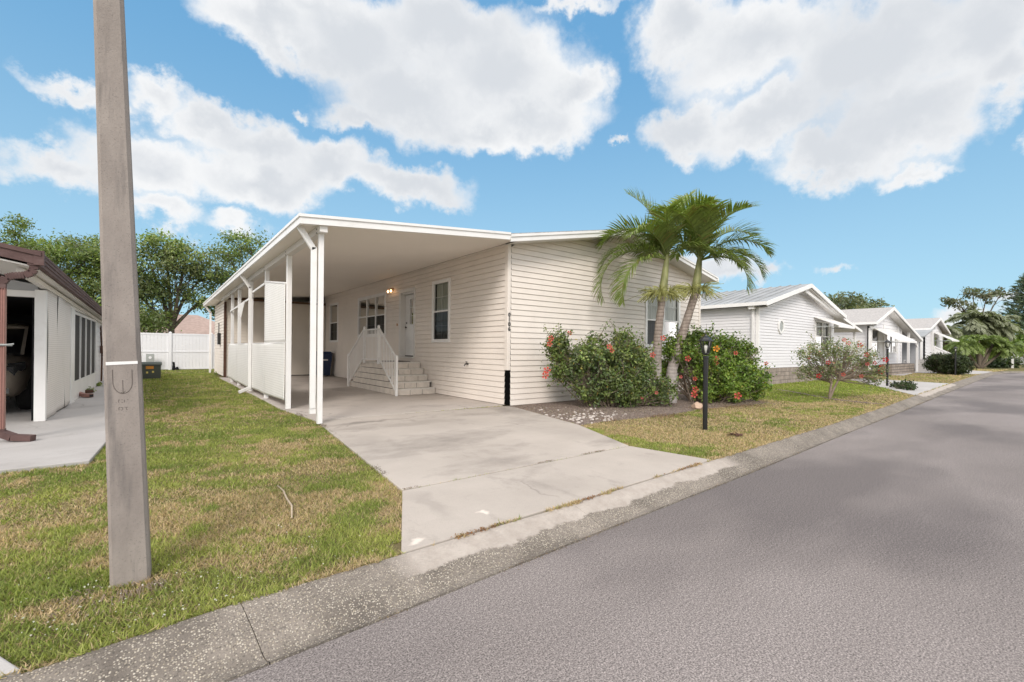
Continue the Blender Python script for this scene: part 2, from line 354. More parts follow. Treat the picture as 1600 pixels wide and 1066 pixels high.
clean = m.math('MULTIPLY', sa.outputs[1], m.ramp(m.math('ADD', m.noise(3, 6, .7), m.math('MULTIPLY', m.math('SUBTRACT', .48, sa.outputs[0]), 1.7)), [(.47, 0), (.56, 1)]))
c = m.mix(clean, c, m.ramp(m.noise(7, 6, .7), [(.35, (.36, .315, .275)), (.65, (.45, .40, .355))]))
m.col(c); m.bump(m.math('ADD', peb, m.noise(120, 3, .6)), .6, .005); M['kerb'] = m.m
# --- lawns: thatch under the blades, and blades tinted per blade
m = MT('lawn_thatch', .95, .1)
c = m.ramp(m.noise(.9, 6, .65), [(.38, (.15, .17, .05)), (.5, (.22, .19, .09)), (.66, (.32, .25, .15))])
c = m.mix(m.math('MULTIPLY', m.ramp(m.noise(38, 4, .7), [(.35, 1), (.6, 0)]), .55), c, (.05, .045, .02)); m.col(c)
m.bump(m.noise(45, 5, .7), 1, .03); M['lawn'] = m.m
def leafmat(name, rough=.5, trans=.35, spec=.4):
    m = MT(name, rough, spec); a = m.n('ShaderNodeVertexColor', layer_name='tint'); m.col(a.outputs[0])
    tl = m.n('ShaderNodeBsdfTranslucent'); g = m.mix(1, a.outputs[0], (1.3, 1.5, .6), 'MULTIPLY'); m.l(g, tl.inputs[0])
    mx = m.n('ShaderNodeMixShader'); mx.inputs[0].default_value = trans; m.l(m.p.outputs[0], mx.inputs[1]); m.l(tl.outputs[0], mx.inputs[2])
    o = [x for x in m.t.nodes if x.type == 'OUTPUT_MATERIAL'][0]; m.l(mx.outputs[0], o.inputs[0]); return m.m
M['blade'] = leafmat('grass_blade', .6, .3, .25); M['leaf'] = leafmat('leaf', .45, .3, .45); M['frond'] = leafmat('palm_leaf', .4, .28, .5)
M['petal'] = leafmat('flower_petal', .6, .35, .2)
m = MT('mulch_bed', .95, .1); c = m.ramp(m.noise(30, 5, .75), [(.33, (.08, .06, .048)), (.5, (.23, .18, .15)), (.68, (.42, .35, .31))]); m.col(c); m.bump(m.noise(40, 5, .7), 1, .03); M['mulch'] = m.m
M['stone'] = simple('pale_river_stone', (.50, .45, .41), .8, .3, var=.3, scale=9, dirt=((.3, .24, .2), .6))
M['boulder'] = simple('tan_boulder', (.50, .36, .27), .85, .2, var=.25, scale=12, bump=.5, bscale=25)
# palm trunk with ring scars
m = MT('palm_trunk', .85, .2); w = m.n('ShaderNodeTexWave', bands_direction='Z'); w.inputs['Scale'].default_value = 3.6; w.inputs['Distortion'].default_value = 2.0; w.inputs['Detail'].default_value = 3; w.inputs['Detail Scale'].default_value = 3
m.l(m.tc.outputs['Object'], w.inputs[0])
c = m.ramp(m.noise(6, 5, .65, (2, 2, .7)), [(.3, (.19, .15, .13)), (.7, (.34, .29, .25))]); c = m.mix(m.math('MULTIPLY', m.ramp(w.outputs[0], [(0, 1), (.18, 0)]), .6), c, (.10, .075, .065))
sz = m.n('ShaderNodeSeparateXYZ'); m.l(m.tc.outputs['Object'], sz.inputs[0])
c = m.mix(m.math('MULTIPLY', m.ramp(m.math('ADD', m.math('MULTIPLY', sz.outputs[2], .4), m.math('MULTIPLY', m.noise(5, 4), .5)), [(.45, 1), (.85, 0)]), .6), c, (.42, .40, .39))
m.col(c); m.bump(w.outputs[0], .5, .01); M['palmtrunk'] = m.m
M['crownshaft'] = simple('green_crownshaft', (.26, .27, .12), .5, .3, var=.35, scale=7, dirt=((.35, .24, .12), .6), stretch=(2, 2, .5))
# perforated white lattice sheet with rows of embossed ribs
def ribbed(name, c, pitch, dirty):
    m = MT(name, .55, .3)
    sz = m.n('ShaderNodeSeparateXYZ'); m.l(m.tc.outputs['Object'], sz.inputs[0])
    f = m.math('FRACT', m.math('DIVIDE', sz.outputs[2], pitch)); k = m.ramp(f, [(0, 0), (.12, 0), (.2, 1), (1, 1)])
    g = m.math('FRACT', m.math('DIVIDE', sz.outputs[1], pitch * 1.2)); k2 = m.ramp(g, [(0, .6), (.1, .6), (.2, 1), (1, 1)])
    base = m.ramp(m.noise(1.6, 6, .65), [(.3, tuple(x * .93 for x in c)), (.7, c)])
    base = m.mix(m.math('MULTIPLY', m.ramp(m.noise(.9, 6, .7, (1, 1, .6), 4), [(.55, 0), (.75, 1)]), dirty), base, (.42, .42, .30))
    cc_ = m.mix(m.math('MULTIPLY', m.math('SUBTRACT', 1, m.math('MULTIPLY', k, k2)), .33), base, (.33, .31, .27)); m.col(cc_)
    m.bump(m.math('MULTIPLY', k, k2), .6, .006); return m.m
M['lattice'] = ribbed('white_ribbed_lattice', (.84, .83, .80), .052, .25)
M['lattice2'] = ribbed('white_ribbed_screen', (.80, .76, .73), .036, .12)
# ================================================================ ground, road, kerb, slabs
def lerp_line(pts, step):
    o = [pts[0]]
    for a, b in zip(pts, pts[1:]):
        n = max(1, int(math.dist(a, b) / step))
        o += [(a[0] + (b[0]-a[0]) * k / n, a[1] + (b[1]-a[1]) * k / n) for k in range(1, n + 1)]
    return o
KB = [(-60, 2.35), (-20, 2.42), (-.4, 2.50), (.3, 2.57), (2.6, 2.60), (5.2, 2.70), (9.2, 2.82), (13.5, 3.02), (18.2, 3.30), (27, 3.78), (36.3, 4.24), (44, 4.55), (48.5, 4.35), (51, 3.3), (53, 1), (55, -4), (57, -15), (60, -60)]
KA = [(-60, 1.95), (-20, 2.06), (-.4, 2.12), (.3, 2.16), (2.6, 2.26), (5.2, 2.36), (9.2, 2.56), (13.5, 2.74), (18.2, 2.98), (27, 3.38), (36.3, 3.80), (44, 4.10), (48.1, 3.90), (50.5, 3.0), (52.5, .8), (54.5, -4.1), (56.5, -15.1), (59.5, -60)]
SB = [(-60, -4.4), (0, -4.4), (30, -4.2), (43, -4.0), (46, -6), (48, -15), (51, -60)]
# road
mb = MB(); n = len(KA)
pts = [(x, y - .014) if x < 48.5 else (x - .014, y) for x, y in KA] + list(reversed(SB))
mb.add([(x, y, -.10) for x, y in pts], [tuple(range(len(pts)))])
road = mb.build('road', M['asphalt']); tag(road, kind='structure')
# kerb strip in cast lengths with open joints
def kerbmesh():
    V = []; F = []; C = []
    A = lerp_line(KA, .01) ; 
    def at(line, x):
        for (x0, y0), (x1, y1) in zip(line, line[1:]):
            if x0 <= x <= x1: t = (x - x0) / (x1 - x0); return y0 + (y1 - y0) * t
    joints = [-9, -5.5, -2.6, .33, 2.66, 5.15, 8.2, 11.3, 14.4, 17.5, 20.6, 23.7, 26.8, 30, 33, 36, 39, 42, 45, 48]
    prof = [(0, 0), (.10, -.004), (.5, -.055), (.82, -.108), (.93, -.106), (1, -.094)]
    for a, b in zip(joints, joints[1:]):
        xs = np.linspace(a + .0018, b - .0018, 14); b0 = len(V)
        for x in xs:
            yb, ya = at(KB, x), at(KA, x)
            for v, z in prof:
                skew = (v) * .06
                V.append((x + skew, yb + (ya - yb) * v, z)); dr = 1.0 if (1.05 < x < 5.3 or 18 < x < 26.5) else 0.0
                C.append((v, dr, 0))
            V.append((x, yb, -.12)); C.append((0, 0, 0)); V.append((x + .06, ya, -.14)); C.append((1, 0, 0))
        k = len(prof) + 2
        for i in range(len(xs) - 1):
            r, s = b0 + i*k, b0 + (i+1)*k
            for j in range(len(prof) - 1): F.append((r+j, r+j+1, s+j+1, s+j))
            F.append((r+k-2, r, s, s+k-2)); F.append((r+k-3, r+k-1, s+k-1, s+k-3))
        for r in (b0, b0 + (len(xs)-1)*k):
            for j in range(len(prof) - 2): F.append((r + k - 2, r+j, r+j+1, r + k - 2 if False else r + k - 1))
    for i in range(16, len(KB) - 1):  pass
    # the bend
    bl = [i for i in range(len(KB)) if KB[i][0] >= 48.4]; b0 = len(V)
    for i in bl:
        for v, z in prof:
            V.append((KB[i][0] + (KA[i][0]-KB[i][0])*v, KB[i][1] + (KA[i][1]-KB[i][1])*v, z)); C.append((v, 0, 0))
    for i in range(len(bl) - 1):
        for j in range(5): F.append((b0+i*6+j, b0+i*6+j+1, b0+(i+1)*6+j+1, b0+(i+1)*6+j))
    return V, F, C
V, F, C = kerbmesh()
kerb = npmesh('road_kerb', V, np.array(F), M['kerb'], cols=np.array(C)); tag(kerb, kind='structure')
# ground: one sheet from the kerbs out to the horizon
mb = MB(); GZ = -.024
def ring(line, outf):
    b = len(mb.v); n = len(line)
    for x, y in line: mb.v.append((x, y, GZ))
    for x, y in line: ox, oy = outf(x, y); mb.v.append((ox, oy, GZ))
    for i in range(n - 1): mb.f.append((b+i, b+i+1, b+n+i+1, b+n+i))
    return b, n
def north(x, y):
    if x < 48: return (x * 6 if x < 0 else x * 8, 500)
    if y > 1: return (520, 500 - (x-48)*60)
    return (560, y * 8)
ring([(x, y - .02) if x < 48.4 else (x-.02, y) for x, y in KB], north)
ring(SB, lambda x, y: (x * 6, -500) if x < 44 else (x + 1 , -480 - y*0) if False else (x*6, -500))
ground = mb.build('ground', M['lawn']); tag(ground, kind='structure')
bed_under = MB().box(-60, 60, 1.9, 5, -.2, -.17).build('road_base', M['joint']); tag(bed_under, kind='structure')
# slabs
def slab(name, poly, m, z=0.0, t=.12, bevel=.008):
    o = MB().prism(poly, z - t, z).build(name, m, bevel=bevel); return tag(o, kind='structure')
DR1 = [(2.16, 8.2), (1.72, 3.765), (4.915, 3.775), (5.59, 5.31), (6.14, 7.7), (6.14, 8.02), (3.5, 8.2)]
DR2 = [(1.715, 3.75), (1.19, 2.61), (5.08, 2.72), (4.92, 3.76)]
CP = [(2.0, 21.9), (2.0, 13.2), (6.16, 13.2), (6.16, 21.9)]
CP2 = [(2.0, 13.19), (2.0, 10.2), (2.17, 8.21), (6.16, 8.21), (6.16, 13.19)]
slab('driveway', DR1, M['concrete'], z=.001); slab('driveway_apron', DR2, M['concrete'], z=-.002)
slab('carport_floor', CP, M['concrete2'], z=.002); slab('carport_floor', CP2, M['concrete2'], z=.004)
LS1 = [(-.56, 6.63), (-.50, 7.95), (-.50, 11.2), (-1.62, 11.2), (-9, 11.2), (-9, 6.45)]
LS2 = [(-.50, 11.21), (-.55, 22), (-9, 22), (-9, 11.21)]
slab('neighbour_path', LS1, M['concrete3'], z=.02); slab('neighbour_path', LS2, M['concrete3'], z=.018)
ND = [(-.40, 2.53), (-.52, 2.76), (-1.5, 4.6), (-1.6, 6.60), (-7, 6.40), (-7, 2.52)]
slab('neighbour_driveway', ND, M['concrete3'], z=.006)
D2 = [(18.0, 3.32), (26.4, 3.75), (27.5, 7.0), (27.5, 20), (25.9, 20), (25.9, 7.2)]
slab('second_driveway', D2, M['concrete3'], z=0)
D3 = [(37.5, 4.3), (46.5, 4.62), (46.0, 6.6), (44.5, 20), (38.5, 20), (39.6, 6.6)]
D3 = [(40.6, 4.44), (47.8, 4.5), (49.2, 6.2), (48.5, 8.8), (44.5, 20), (38.7, 20), (38.8, 7.5)]
slab('third_driveway', D3, M['concrete3'], z=0)
WK = [(33.5, 6.7), (38.7, 7.2), (38.7, 7.7), (33.5, 7.2)]
slab('garden_path', WK, M['concrete3'], z=.0)
BED = [(6.17, 8.05), (6.13, 7.68), (5.62, 5.32), (6.3, 5.38), (8.0, 5.15), (9.5, 5.35), (11.2, 4.95), (12.1, 5.0), (12.6, 6.0), (13.2, 8.05)]
MB().prism(BED, -.1, -.012).build('mulch_bed', M['mulch'])
tag(bpy.data.objects['mulch_bed'], kind='structure')
BED2 = MB()
import bisect
trench = [(16.6, 6.6), (15.8, 5.7), (15.0, 4.9), (14.4, 4.2), (14.2, 3.5), (14.3, 3.2)]
for a, b in zip(trench, trench[1:]): BED2.bar((a[0], a[1], -.02), (b[0], b[1], -.02), .16, .03)
tag(BED2.build('edging_trench', M['mulch']), kind='structure')

# ================================================================ wall helpers
def siding_mesh(mb, p0, u, nrm, z0, z1, sA, sB, holes=(), lap=.127, outd=.016):
    ux, uy = u; nx, ny = nrm
    def pt(s, d, z): return (p0[0] + ux*s + nx*d, p0[1] + uy*s + ny*d, z)
    z = z0
    while z < z1 - 1e-4:
        zb = min(z + lap, z1)
        cuts = sorted({z, zb, *[h for H in holes for h in H[2:] if z < h < zb]})
        for a, b in zip(cuts, cuts[1:]):
            mid = (a + b) / 2; la, lb, ra, rb = sA(a), sA(b), sB(a), sB(b)
            if ra - la < .02: continue
            segs = [(0, 1)]; Lm, Rm = (la+lb)/2, (ra+rb)/2
            iv = [(Lm, Rm)]
            for h in holes:
                if h[2] < mid < h[3]:
                    nv = []
                    for p, q in iv:
                        if h[1] <= p or h[0] >= q: nv.append((p, q)); continue
                        if h[0] > p: nv.append((p, h[0]))
                        if h[1] < q: nv.append((h[1], q))
                    iv = nv
            for p, q in iv:
                pa, pb = (la, lb) if abs(p - Lm) < 1e-9 else (p, p); qa, qb = (ra, rb) if abs(q - Rm) < 1e-9 else (q, q)
                oa = outd * (1 - (a - z) / lap) ; ob = outd * (1 - (b - z) / lap)
                if a == z:
                    g = lap * .062
                    mb.add([pt(pa, -.012, a), pt(qa, -.012, a), pt(qa, -.012, a+g), pt(pa, -.012, a+g)], [(0, 1, 2, 3)])
                    mb.add([pt(pa, -.012, a+g), pt(qa, -.012, a+g), pt(qa, oa, a+g), pt(pa, oa, a+g)], [(0, 1, 2, 3)])
                    mb.add([pt(pa, -.012, a), pt(qa, -.012, a), pt(qa, .0, a), pt(pa, .0, a)], [(0, 1, 2, 3)])
                    mb.add([pt(pa, oa, a+g), pt(qa, oa, a+g), pt(qb, ob, b), pt(pb, ob, b)], [(0, 1, 2, 3)])
                else: mb.add([pt(pa, oa, a), pt(qa, oa, a), pt(qb, ob, b), pt(pb, ob, b)], [(0, 1, 2, 3)])
        z += lap
def wbox(mb, p0, u, nrm, s0, s1, d0, d1, z0, z1):
    def pt(s, d, z): return (p0[0] + u[0]*s + nrm[0]*d, p0[1] + u[1]*s + nrm[1]*d, z)
    return mb.hexa([pt(s0, d1, z0), pt(s1, d1, z0), pt(s1, d0, z0), pt(s0, d0, z0), pt(s0, d1, z1), pt(s1, d1, z1), pt(s1, d0, z1), pt(s0, d0, z1)])
def wq(mb, p0, u, nrm, s0, s1, d, z0, z1):
    def pt(s, z): return (p0[0] + u[0]*s + nrm[0]*d, p0[1] + u[1]*s + nrm[1]*d, z)
    return mb.add([pt(s0, z0), pt(s1, z0), pt(s1, z1), pt(s0, z1)], [(0, 1, 2, 3)])
def window(parent, p0, u, nrm, s0, s1, z0, z1, units=1, fw=.09, upper=(3, 2), lower=(3, 2), curt='curtain', name='window', split=.5, gapw=.07, flower=False):
    """window = frame mesh with panes, muntins and curtain as its children"""
    F = MB(); B = lambda *a: wbox(F, p0, u, nrm, *a)
    B(s0, s1, -.04, .035, z1 - fw, z1); B(s0, s1, -.04, .035, z0, z0 + fw)
    B(s0, s0 + fw, -.04, .035, z0 + fw, z1 - fw); B(s1 - fw, s1, -.04, .035, z0 + fw, z1 - fw)
    iw = (s1 - s0 - 2*fw - (units-1)*gapw) / units; zs = z0 + fw + (z1 - z0 - 2*fw) * split
    for k in range(units):
        a = s0 + fw + k * (iw + gapw); b = a + iw
        if k: B(a - gapw, a, -.04, .03, z0 + fw, z1 - fw)
        B(a, b, -.03, .018, zs - .022, zs + .022)
    w = F.build(name, M['white'], parent, bevel=.004)
    P1, P2, MU, CU, RM = MB(), MB(), MB(), MB(), MB()
    for k in range(units):
        a = s0 + fw + k * (iw + gapw); b = a + iw
        wq(P1, p0, u, nrm, a, b, -.01, zs + .022, z1 - fw); wq(P2, p0, u, nrm, a, b, 0, z0 + fw, zs - .022)
        for (g, za, zb, dd) in ((upper, zs + .022, z1 - fw, (-.02, -.013)), (lower, z0 + fw, zs - .022, (-.02, -.012))):
            for i in range(1, g[0]): t = a + (b-a)*i/g[0]; wbox(MU, p0, u, nrm, t-.008, t+.008, *dd, za, zb)
            for i in range(1, g[1]): t = za + (zb-za)*i/g[1]; wbox(MU, p0, u, nrm, a, b, dd[0] - .004, dd[1] + .002, t-.008, t+.008)
        nn = 40; b0 = len(CU.v)
        for i in range(nn + 1):
            s = a - .02 + (b - a + .04) * i / nn; d = -.085 + .012 * math.sin(i * 2.1) + .006 * math.sin(i * 5.3)
            for zz in (z0, z1): CU.v.append((p0[0] + u[0]*s + nrm[0]*d, p0[1] + u[1]*s + nrm[1]*d, zz))
        for i in range(nn): CU.f.append((b0+2*i, b0+2*i+2, b0+2*i+3, b0+2*i+1))
    P1.build('pane', M['glass'], w); P2.build('pane', M['screenglass'], w); MU.build('muntins', M['white'], w); CU.build('curtain', M[curt], w)
    return w
def block_course(mb, core, x0, x1, y0, y1, z0, z1, ln=.4, gap=.012, off=0., inset=.014):
    core.box(x0 + inset, x1 - inset, y0 + inset, y1 - inset, z0, z1 - .001)
    zz0, zz1 = z0 + gap/2, z1 - gap/2
    def run(a, b):
        r = []; t = a - off
        while t < b:
            p, q = max(a, t), min(b, t + ln * random.uniform(.8, 1.2))
            if q - p > .05: r.append((p + gap/2 if p > a else p, q - gap/2 if q < b else q))
            t = q if q > t else t + ln
            if q >= b: break
        return r
    for p, q in run(x0, x1): mb.box(p, q, y0 + random.uniform(0, .004), y0 + .05, zz0, zz1); mb.box(p, q, y1 - .05, y1, zz0, zz1)
    for p, q in run(y0 + .0505, y1 - .0505): mb.box(x0 + random.uniform(0, .004), x0 + .05, p, q, zz0, zz1); mb.box(x1 - .05, x1, p, q, zz0, zz1)

# ================================================================ main house
HX0, HX1, HY, HYB = 6.16, 14.16, 8.06, 30.0
H = thing('mobile_home', (10.16, HY, 0), 'cream mobile home with gabled front wall, the carport joined to its side', 'house')
SID = (HX0, HY); us, ns = (0, 1), (-1, 0)           # side wall along +y facing -x
holes = [(10.56-HY+.04, 11.56-HY-.04, 1.47, 3.11), (12.72-HY, 13.74-HY, 1.0, 3.05), (14.86-HY+.04, 17.6-HY-.04, 1.70, 3.14), (20.06-HY+.04, 21.25-HY-.04, 1.54, 3.18)]
mb = MB(); siding_mesh(mb, SID, us, ns, .008, 3.62, lambda z: .085, lambda z: 21.9, holes)
# inner wall surface behind the boards
mb.build('side_wall', M['siding'], H)
mb = MB(); pk = 10.16
def zf(x): return 3.62 + (4 - abs(x - pk)) * .205
def fA(z): return .085 if z <= 3.64 else max(.085, 4 - (4.44 - z) / .205)
def fB(z): return 7.92 if z <= 3.64 else min(7.92, 4 + (4.44 - z) / .205)
fh = [(11.18-HX0+.04, 12.97-HX0-.04, 1.4, 3.06)]
siding_mesh(mb, (HX0, HY), (1, 0), (0, -1), -.01, 4.43, fA, fB, fh)
mb.build('front_wall', M['siding'], H)
mb = MB(); mb.box(HX0 + .32, HX1 - .03, HY + .2, HYB, .0, 3.5); mb.build('core', M['darkroom'], H)
mb = MB(); siding_mesh(mb, (HX1, HY), (0, 1), (1, 0), .03, 3.56, lambda z: .085, lambda z: 21.9); mb.build('far_side_wall', M['siding'], H)
# corner posts
CT = MB(); CT.box(HX0 - .022, HX0 + .07, HY - .022, HY + .09, .79, 3.60); CT.build('corner_trim', M['siding'], H, bevel=.006)
CT = MB(); CT.box(HX1 - .07, HX1 + .022, HY - .022, HY + .09, .03, 3.6); CT.build('corner_trim', M['siding'], H, bevel=.006)
G = MB(); zz = .02; i = 0
while zz < .785:
    w = .006 * (1 if i % 2 else -1); G.box(HX0 - .012 + w, HX0 + .062 + w, HY - .018, HY + .06, zz, zz + .064); zz += .064; i += 1
o = G.build('corner_gap', M['blackgap'], H); tag(o, 'black open gap where the bottom of the corner trim is missing')
# house number, one digit under the other on the corner trim
for k, ch in enumerate("0106"):
    cu = bpy.data.curves.new('house_number', 'FONT'); cu.body = ch; cu.size = .125; cu.extrude = .004; cu.align_x = 'CENTER'; cu.offset = .004
    o = bpy.data.objects.new('house_number', cu); COL.objects.link(o)
    dg = bpy.context.evaluated_depsgraph_get(); me = bpy.data.meshes.new_from_object(o.evaluated_get(dg)); bpy.data.objects.remove(o)
    me.materials.clear(); me.materials.append(M['black'])
    q = bpy.data.objects.new('house_number', me); COL.objects.link(q); q.parent = H
    q.rotation_euler = (R_(90), 0, 0); q.scale = (.9, 1, 1); q.location = Vector((HX0 + .024, HY - .028, 1.985 - k * .105)) - H.location
    q['label'] = 'small black digit ' + ch + ' of the house number'
# fascias and roof: front plane y = 7.6
FY = 7.60
RF = MB()
def roofz(x): return 4.55 - abs(x - pk) * .196
for (xa, xb) in ((5.86, pk), (pk, 14.50)):
    RF.add([(xa, FY+.02, roofz(xa)), (xb, FY+.02, roofz(xb)), (xb, HYB+.3, roofz(xb)), (xa, HYB+.3, roofz(xa)),
            (xa, FY+.02, roofz(xa)-.03), (xb, FY+.02, roofz(xb)-.03), (xb, HYB+.3, roofz(xb)-.03), (xa, HYB+.3, roofz(xa)-.03)],
           [(0,1,2,3),(4,7,6,5),(0,4,5,1),(1,5,6,2),(2,6,7,3),(3,7,4,0)])
RF.build('roof', M['shingle'], H)
FS = MB()
for (xa, xb) in ((5.89, pk), (pk, 14.46)):
    for dz, h, t in ((.02, .055, .0), (.075, .10, .022)):
        za, zb = roofz(xa) - dz, roofz(xb) - dz
        FS.add([(xa, FY+t, za), (xb, FY+t, zb), (xb, FY+t, zb-h), (xa, FY+t, za-h), (xa, FY+.05, za), (xb, FY+.05, zb), (xb, FY+.05, zb-h), (xa, FY+.05, za-h)],
               [(0,1,2,3),(4,7,6,5),(0,4,5,1),(1,5,6,2),(2,6,7,3),(3,7,4,0)])
FS.box(14.44, 14.52, FY + .005, HYB + .3, roofz(14.5) - .16, roofz(14.5) - .035)
FS.build('fascia', M['white'], H)
SF = MB()
for (xa, xb) in ((6.1, pk), (pk, 14.44)):
    za, zb = roofz(xa) - .165, roofz(xb) - .165
    SF.hexa([(xa, FY+.05, za-.012), (xb, FY+.05, zb-.012), (xb, HY+.1, zb-.012), (xa, HY+.1, za-.012), (xa, FY+.05, za), (xb, FY+.05, zb), (xb, HY+.1, zb), (xa, HY+.1, za)])
SF.box(HX1 - .02, 14.44, HY + .1, HYB, roofz(14.44) - .18, roofz(14.44) - .165)
SF.build('soffit', M['offwhite'], H)
# windows
window(H, SID, us, ns, 10.56-HY, 11.56-HY, 1.43, 3.15, 1, upper=(2, 2), lower=(2, 2))
window(H, SID, us, ns, 14.86-HY, 17.6-HY, 1.66, 3.18, 3, upper=(2, 2), lower=(2, 2), fw=.11)
window(H, SID, us, ns, 20.06-HY, 21.25-HY, 1.50, 3.22, 1, upper=(2, 2), lower=(2, 2))
fwn = window(H, (HX0, HY), (1, 0), (0, -1), 11.18-HX0, 12.97-HX0, 1.36, 3.10, 2, upper=(3, 2), lower=(2, 2), curt='shade', split=.46, gapw=.14)
# J-channels: thin dark shadow gaps beside frames
# door recessed into the wall
D = MB()
dy0, dy1 = 12.72, 13.74
wbx = lambda mb, *a: wbox(mb, SID, us, ns, *a)
wbx(D, dy0-HY-.06, dy1-HY+.02, -.02, .03, 3.02, 3.12); wbx(D, dy0-HY-.07, dy0-HY+.0, -.02, .03, 1.0, 3.02); wbx(D, dy1-HY-.04, dy1-HY+.05, -.02, .03, 1.0, 3.02)
wbx(D, dy1-HY-.07, dy1-HY-.042, -.2, .028, 1.0, 3.02); wbx(D, dy0-HY+.002, dy0-HY+.03, -.2, -.021, 1.0, 3.02); wbx(D, dy0-HY+.03, dy1-HY-.07, -.2, -.021, 2.96, 3.018)
wbx(D, dy0-HY, dy1-HY-.07, -.2, .06, .96, .999)
fr = D.build('door_frame', M['offwhite'], H)
D = MB(); d0, d1 = dy0 + .035 - HY, dy1 - .075 - HY
g0, g1 = d0 + .13, d1 - .3
wbx(D, d0, d1, -.19, -.15, 1.03, 2.02); wbx(D, d0, d1, -.19, -.15, 2.82, 2.95); wbx(D, d0, g0, -.19, -.15, 2.02, 2.82); wbx(D, g1, d1, -.19, -.15, 2.02, 2.82)
wbx(D, d0 + .1, d1 - .1, -.15, -.142, 1.2, 1.75)
dr = D.build('door', M['white'], H)
D = MB(); wq(D, SID, us, ns, g0, g1, -.17, 2.02, 2.82); D.build('pane', M['screenglass'], dr)
D = MB(); wbx(D, (g0+g1)/2 - .01, (g0+g1)/2 + .01, -.168, -.155, 2.02, 2.82)
for t in (2.29, 2.55): wbx(D, g0, g1, -.166, -.153, t-.01, t+.01)
D.build('muntins', M['white'], dr)
D = MB(); wbx(D, g0 - .02, g1 + .02, -.23, -.22, 2.0, 2.84); D.build('curtain', M['curtain'], dr)
D = MB(); kx = HX0 + .15
D.tube([(kx, HY + d1 - .09, 1.93), (kx - .05, HY + d1 - .09, 1.93)], [.012, .03], 10); D.build('handle', M['black'], dr); D = MB(); D.tube([(kx, HY + d1 - .09, 2.07), (kx - .02, HY + d1 - .09, 2.07)], [.024, .024], 10); D.build('deadbolt', M['black'], dr)
D = MB(); wbx(D, d0, d1, -.19, -.14, 1.0, 1.035); D.build('door_sweep', M['black'], dr)
# wall lantern with two lit bulbs
D = MB(); D.tube([(HX0, 14.3, 3.2), (HX0 - .05, 14.3, 3.2)], [.05, .045], 12)
for dy in (-.12, .12):
    D.tube([(HX0 - .05, 14.3, 3.2), (HX0 - .12, 14.3 + dy*.6, 3.23), (HX0 - .14, 14.3 + dy, 3.18)], .009, 6)
wl = D.build('porch_light', M['brass'], H)
for dy in (-.12, .12):
    B_ = MB(); B_.lathe((HX0 - .14, 14.3 + dy, 3.09), [(.012, .0), (.03, .02), (.033, .05), (.02, .085), (.01, .09)], 10); B_.build('bulb', M['bulb'], wl, smooth=True)
    B_ = MB(); B_.lathe((HX0 - .14, 14.3 + dy, 3.06), [(.028, .0), (.055, .03), (.06, .10), (.035, .135)], 10, cap=False); B_.build('shade', M['frost'], wl, smooth=True)
# doorbell, spigot
D = MB(); D.box(HX0 - .03, HX0, 13.93, 13.97, 1.98, 2.07); D.build('doorbell', M['brass'], H)
D = MB(); D.tube([(HX0, 9.67, .88), (HX0 - .09, 9.67, .88), (HX0 - .12, 9.67, .83)], .014, 8); D.tube([(HX0 - .06, 9.67, .88), (HX0 - .06, 9.67, .93)], .009, 6)
D.lathe((HX0 - .06, 9.67, .93), [(.03, 0), (.03, .012)], 8); D.lathe((HX0 - .012, 9.67, .86), [(.02, 0), (.02, .04)], 8); D.build('spigot', M['black'], H)

# ================================================================ carport
CPT = thing('carport', (2.12, HY, 0), 'flat roofed carport with white posts along the side of the cream mobile home', 'carport')
CYB = 26.4
def cz(x): return 3.335 + (x - 1.72) * .0945           # top of the roof panel
CX0, CX1 = 1.72, 5.88
mb = MB(); mb.hexa([(CX0+.03, FY+.03, cz(CX0)-.13), (6.145, FY+.03, cz(6.145)-.13), (6.145, CYB, cz(6.145)-.13), (CX0+.03, CYB, cz(CX0)-.13), (CX0+.03, FY+.03, cz(CX0)-.012), (6.12, FY+.03, cz(6.12)-.012), (6.12, CYB, cz(6.12)-.012), (CX0+.03, CYB, cz(CX0)-.012)])
mb.build('roof_panel', M['ceiling'], CPT)
mb = MB()
for dz, h, t in ((0, .045, 0.), (.045, .105, .02)):
    mb.hexa([(CX0+t, FY+t, cz(CX0)-dz-h), (CX1, FY+t, cz(CX1)-dz-h), (CX1, FY+.06, cz(CX1)-dz-h), (CX0+t, FY+.06, cz(CX0)-dz-h), (CX0+t, FY+t, cz(CX0)-dz), (CX1, FY+t, cz(CX1)-dz), (CX1, FY+.06, cz(CX1)-dz), (CX0+t, FY+.06, cz(CX0)-dz)])
    mb.box(CX0+t, CX0+.06, FY+.06, CYB, cz(CX0)-dz-h, cz(CX0)-dz)
mb.build('fascia', M['white'], CPT)
mb = MB(); mb.box(2.05, 2.17, FY + .07, 21.88, cz(2.1) - .25, cz(2.1) - .135); mb.build('beam', M['offwhite'], CPT)
PY = [7.86, 10.14, 12.5, 14.85, 17.2, 18.95]
for k, y in enumerate(PY):
    mb = MB(); zt = cz(2.12) - .25; x = 2.12
    w = .045 if k else .038
    mb.box(x - w, x + w, y - w*1.2, y + w*1.2, 0.0, zt)
    po = mb.build('post', M['white'], CPT, bevel=.006)
    mb = MB(); mb.box(x - .06, x + .06, y - .05, y + .05, zt - .0, zt + .05); mb.build('bracket', M['offwhite'], po)
    for dz in (.03, -.03): MB().tube([(x - .075, y, zt + .04 + dz), (x - .05, y, zt + .04 + dz)], .014, 6).build('bolt', M['black'], po)
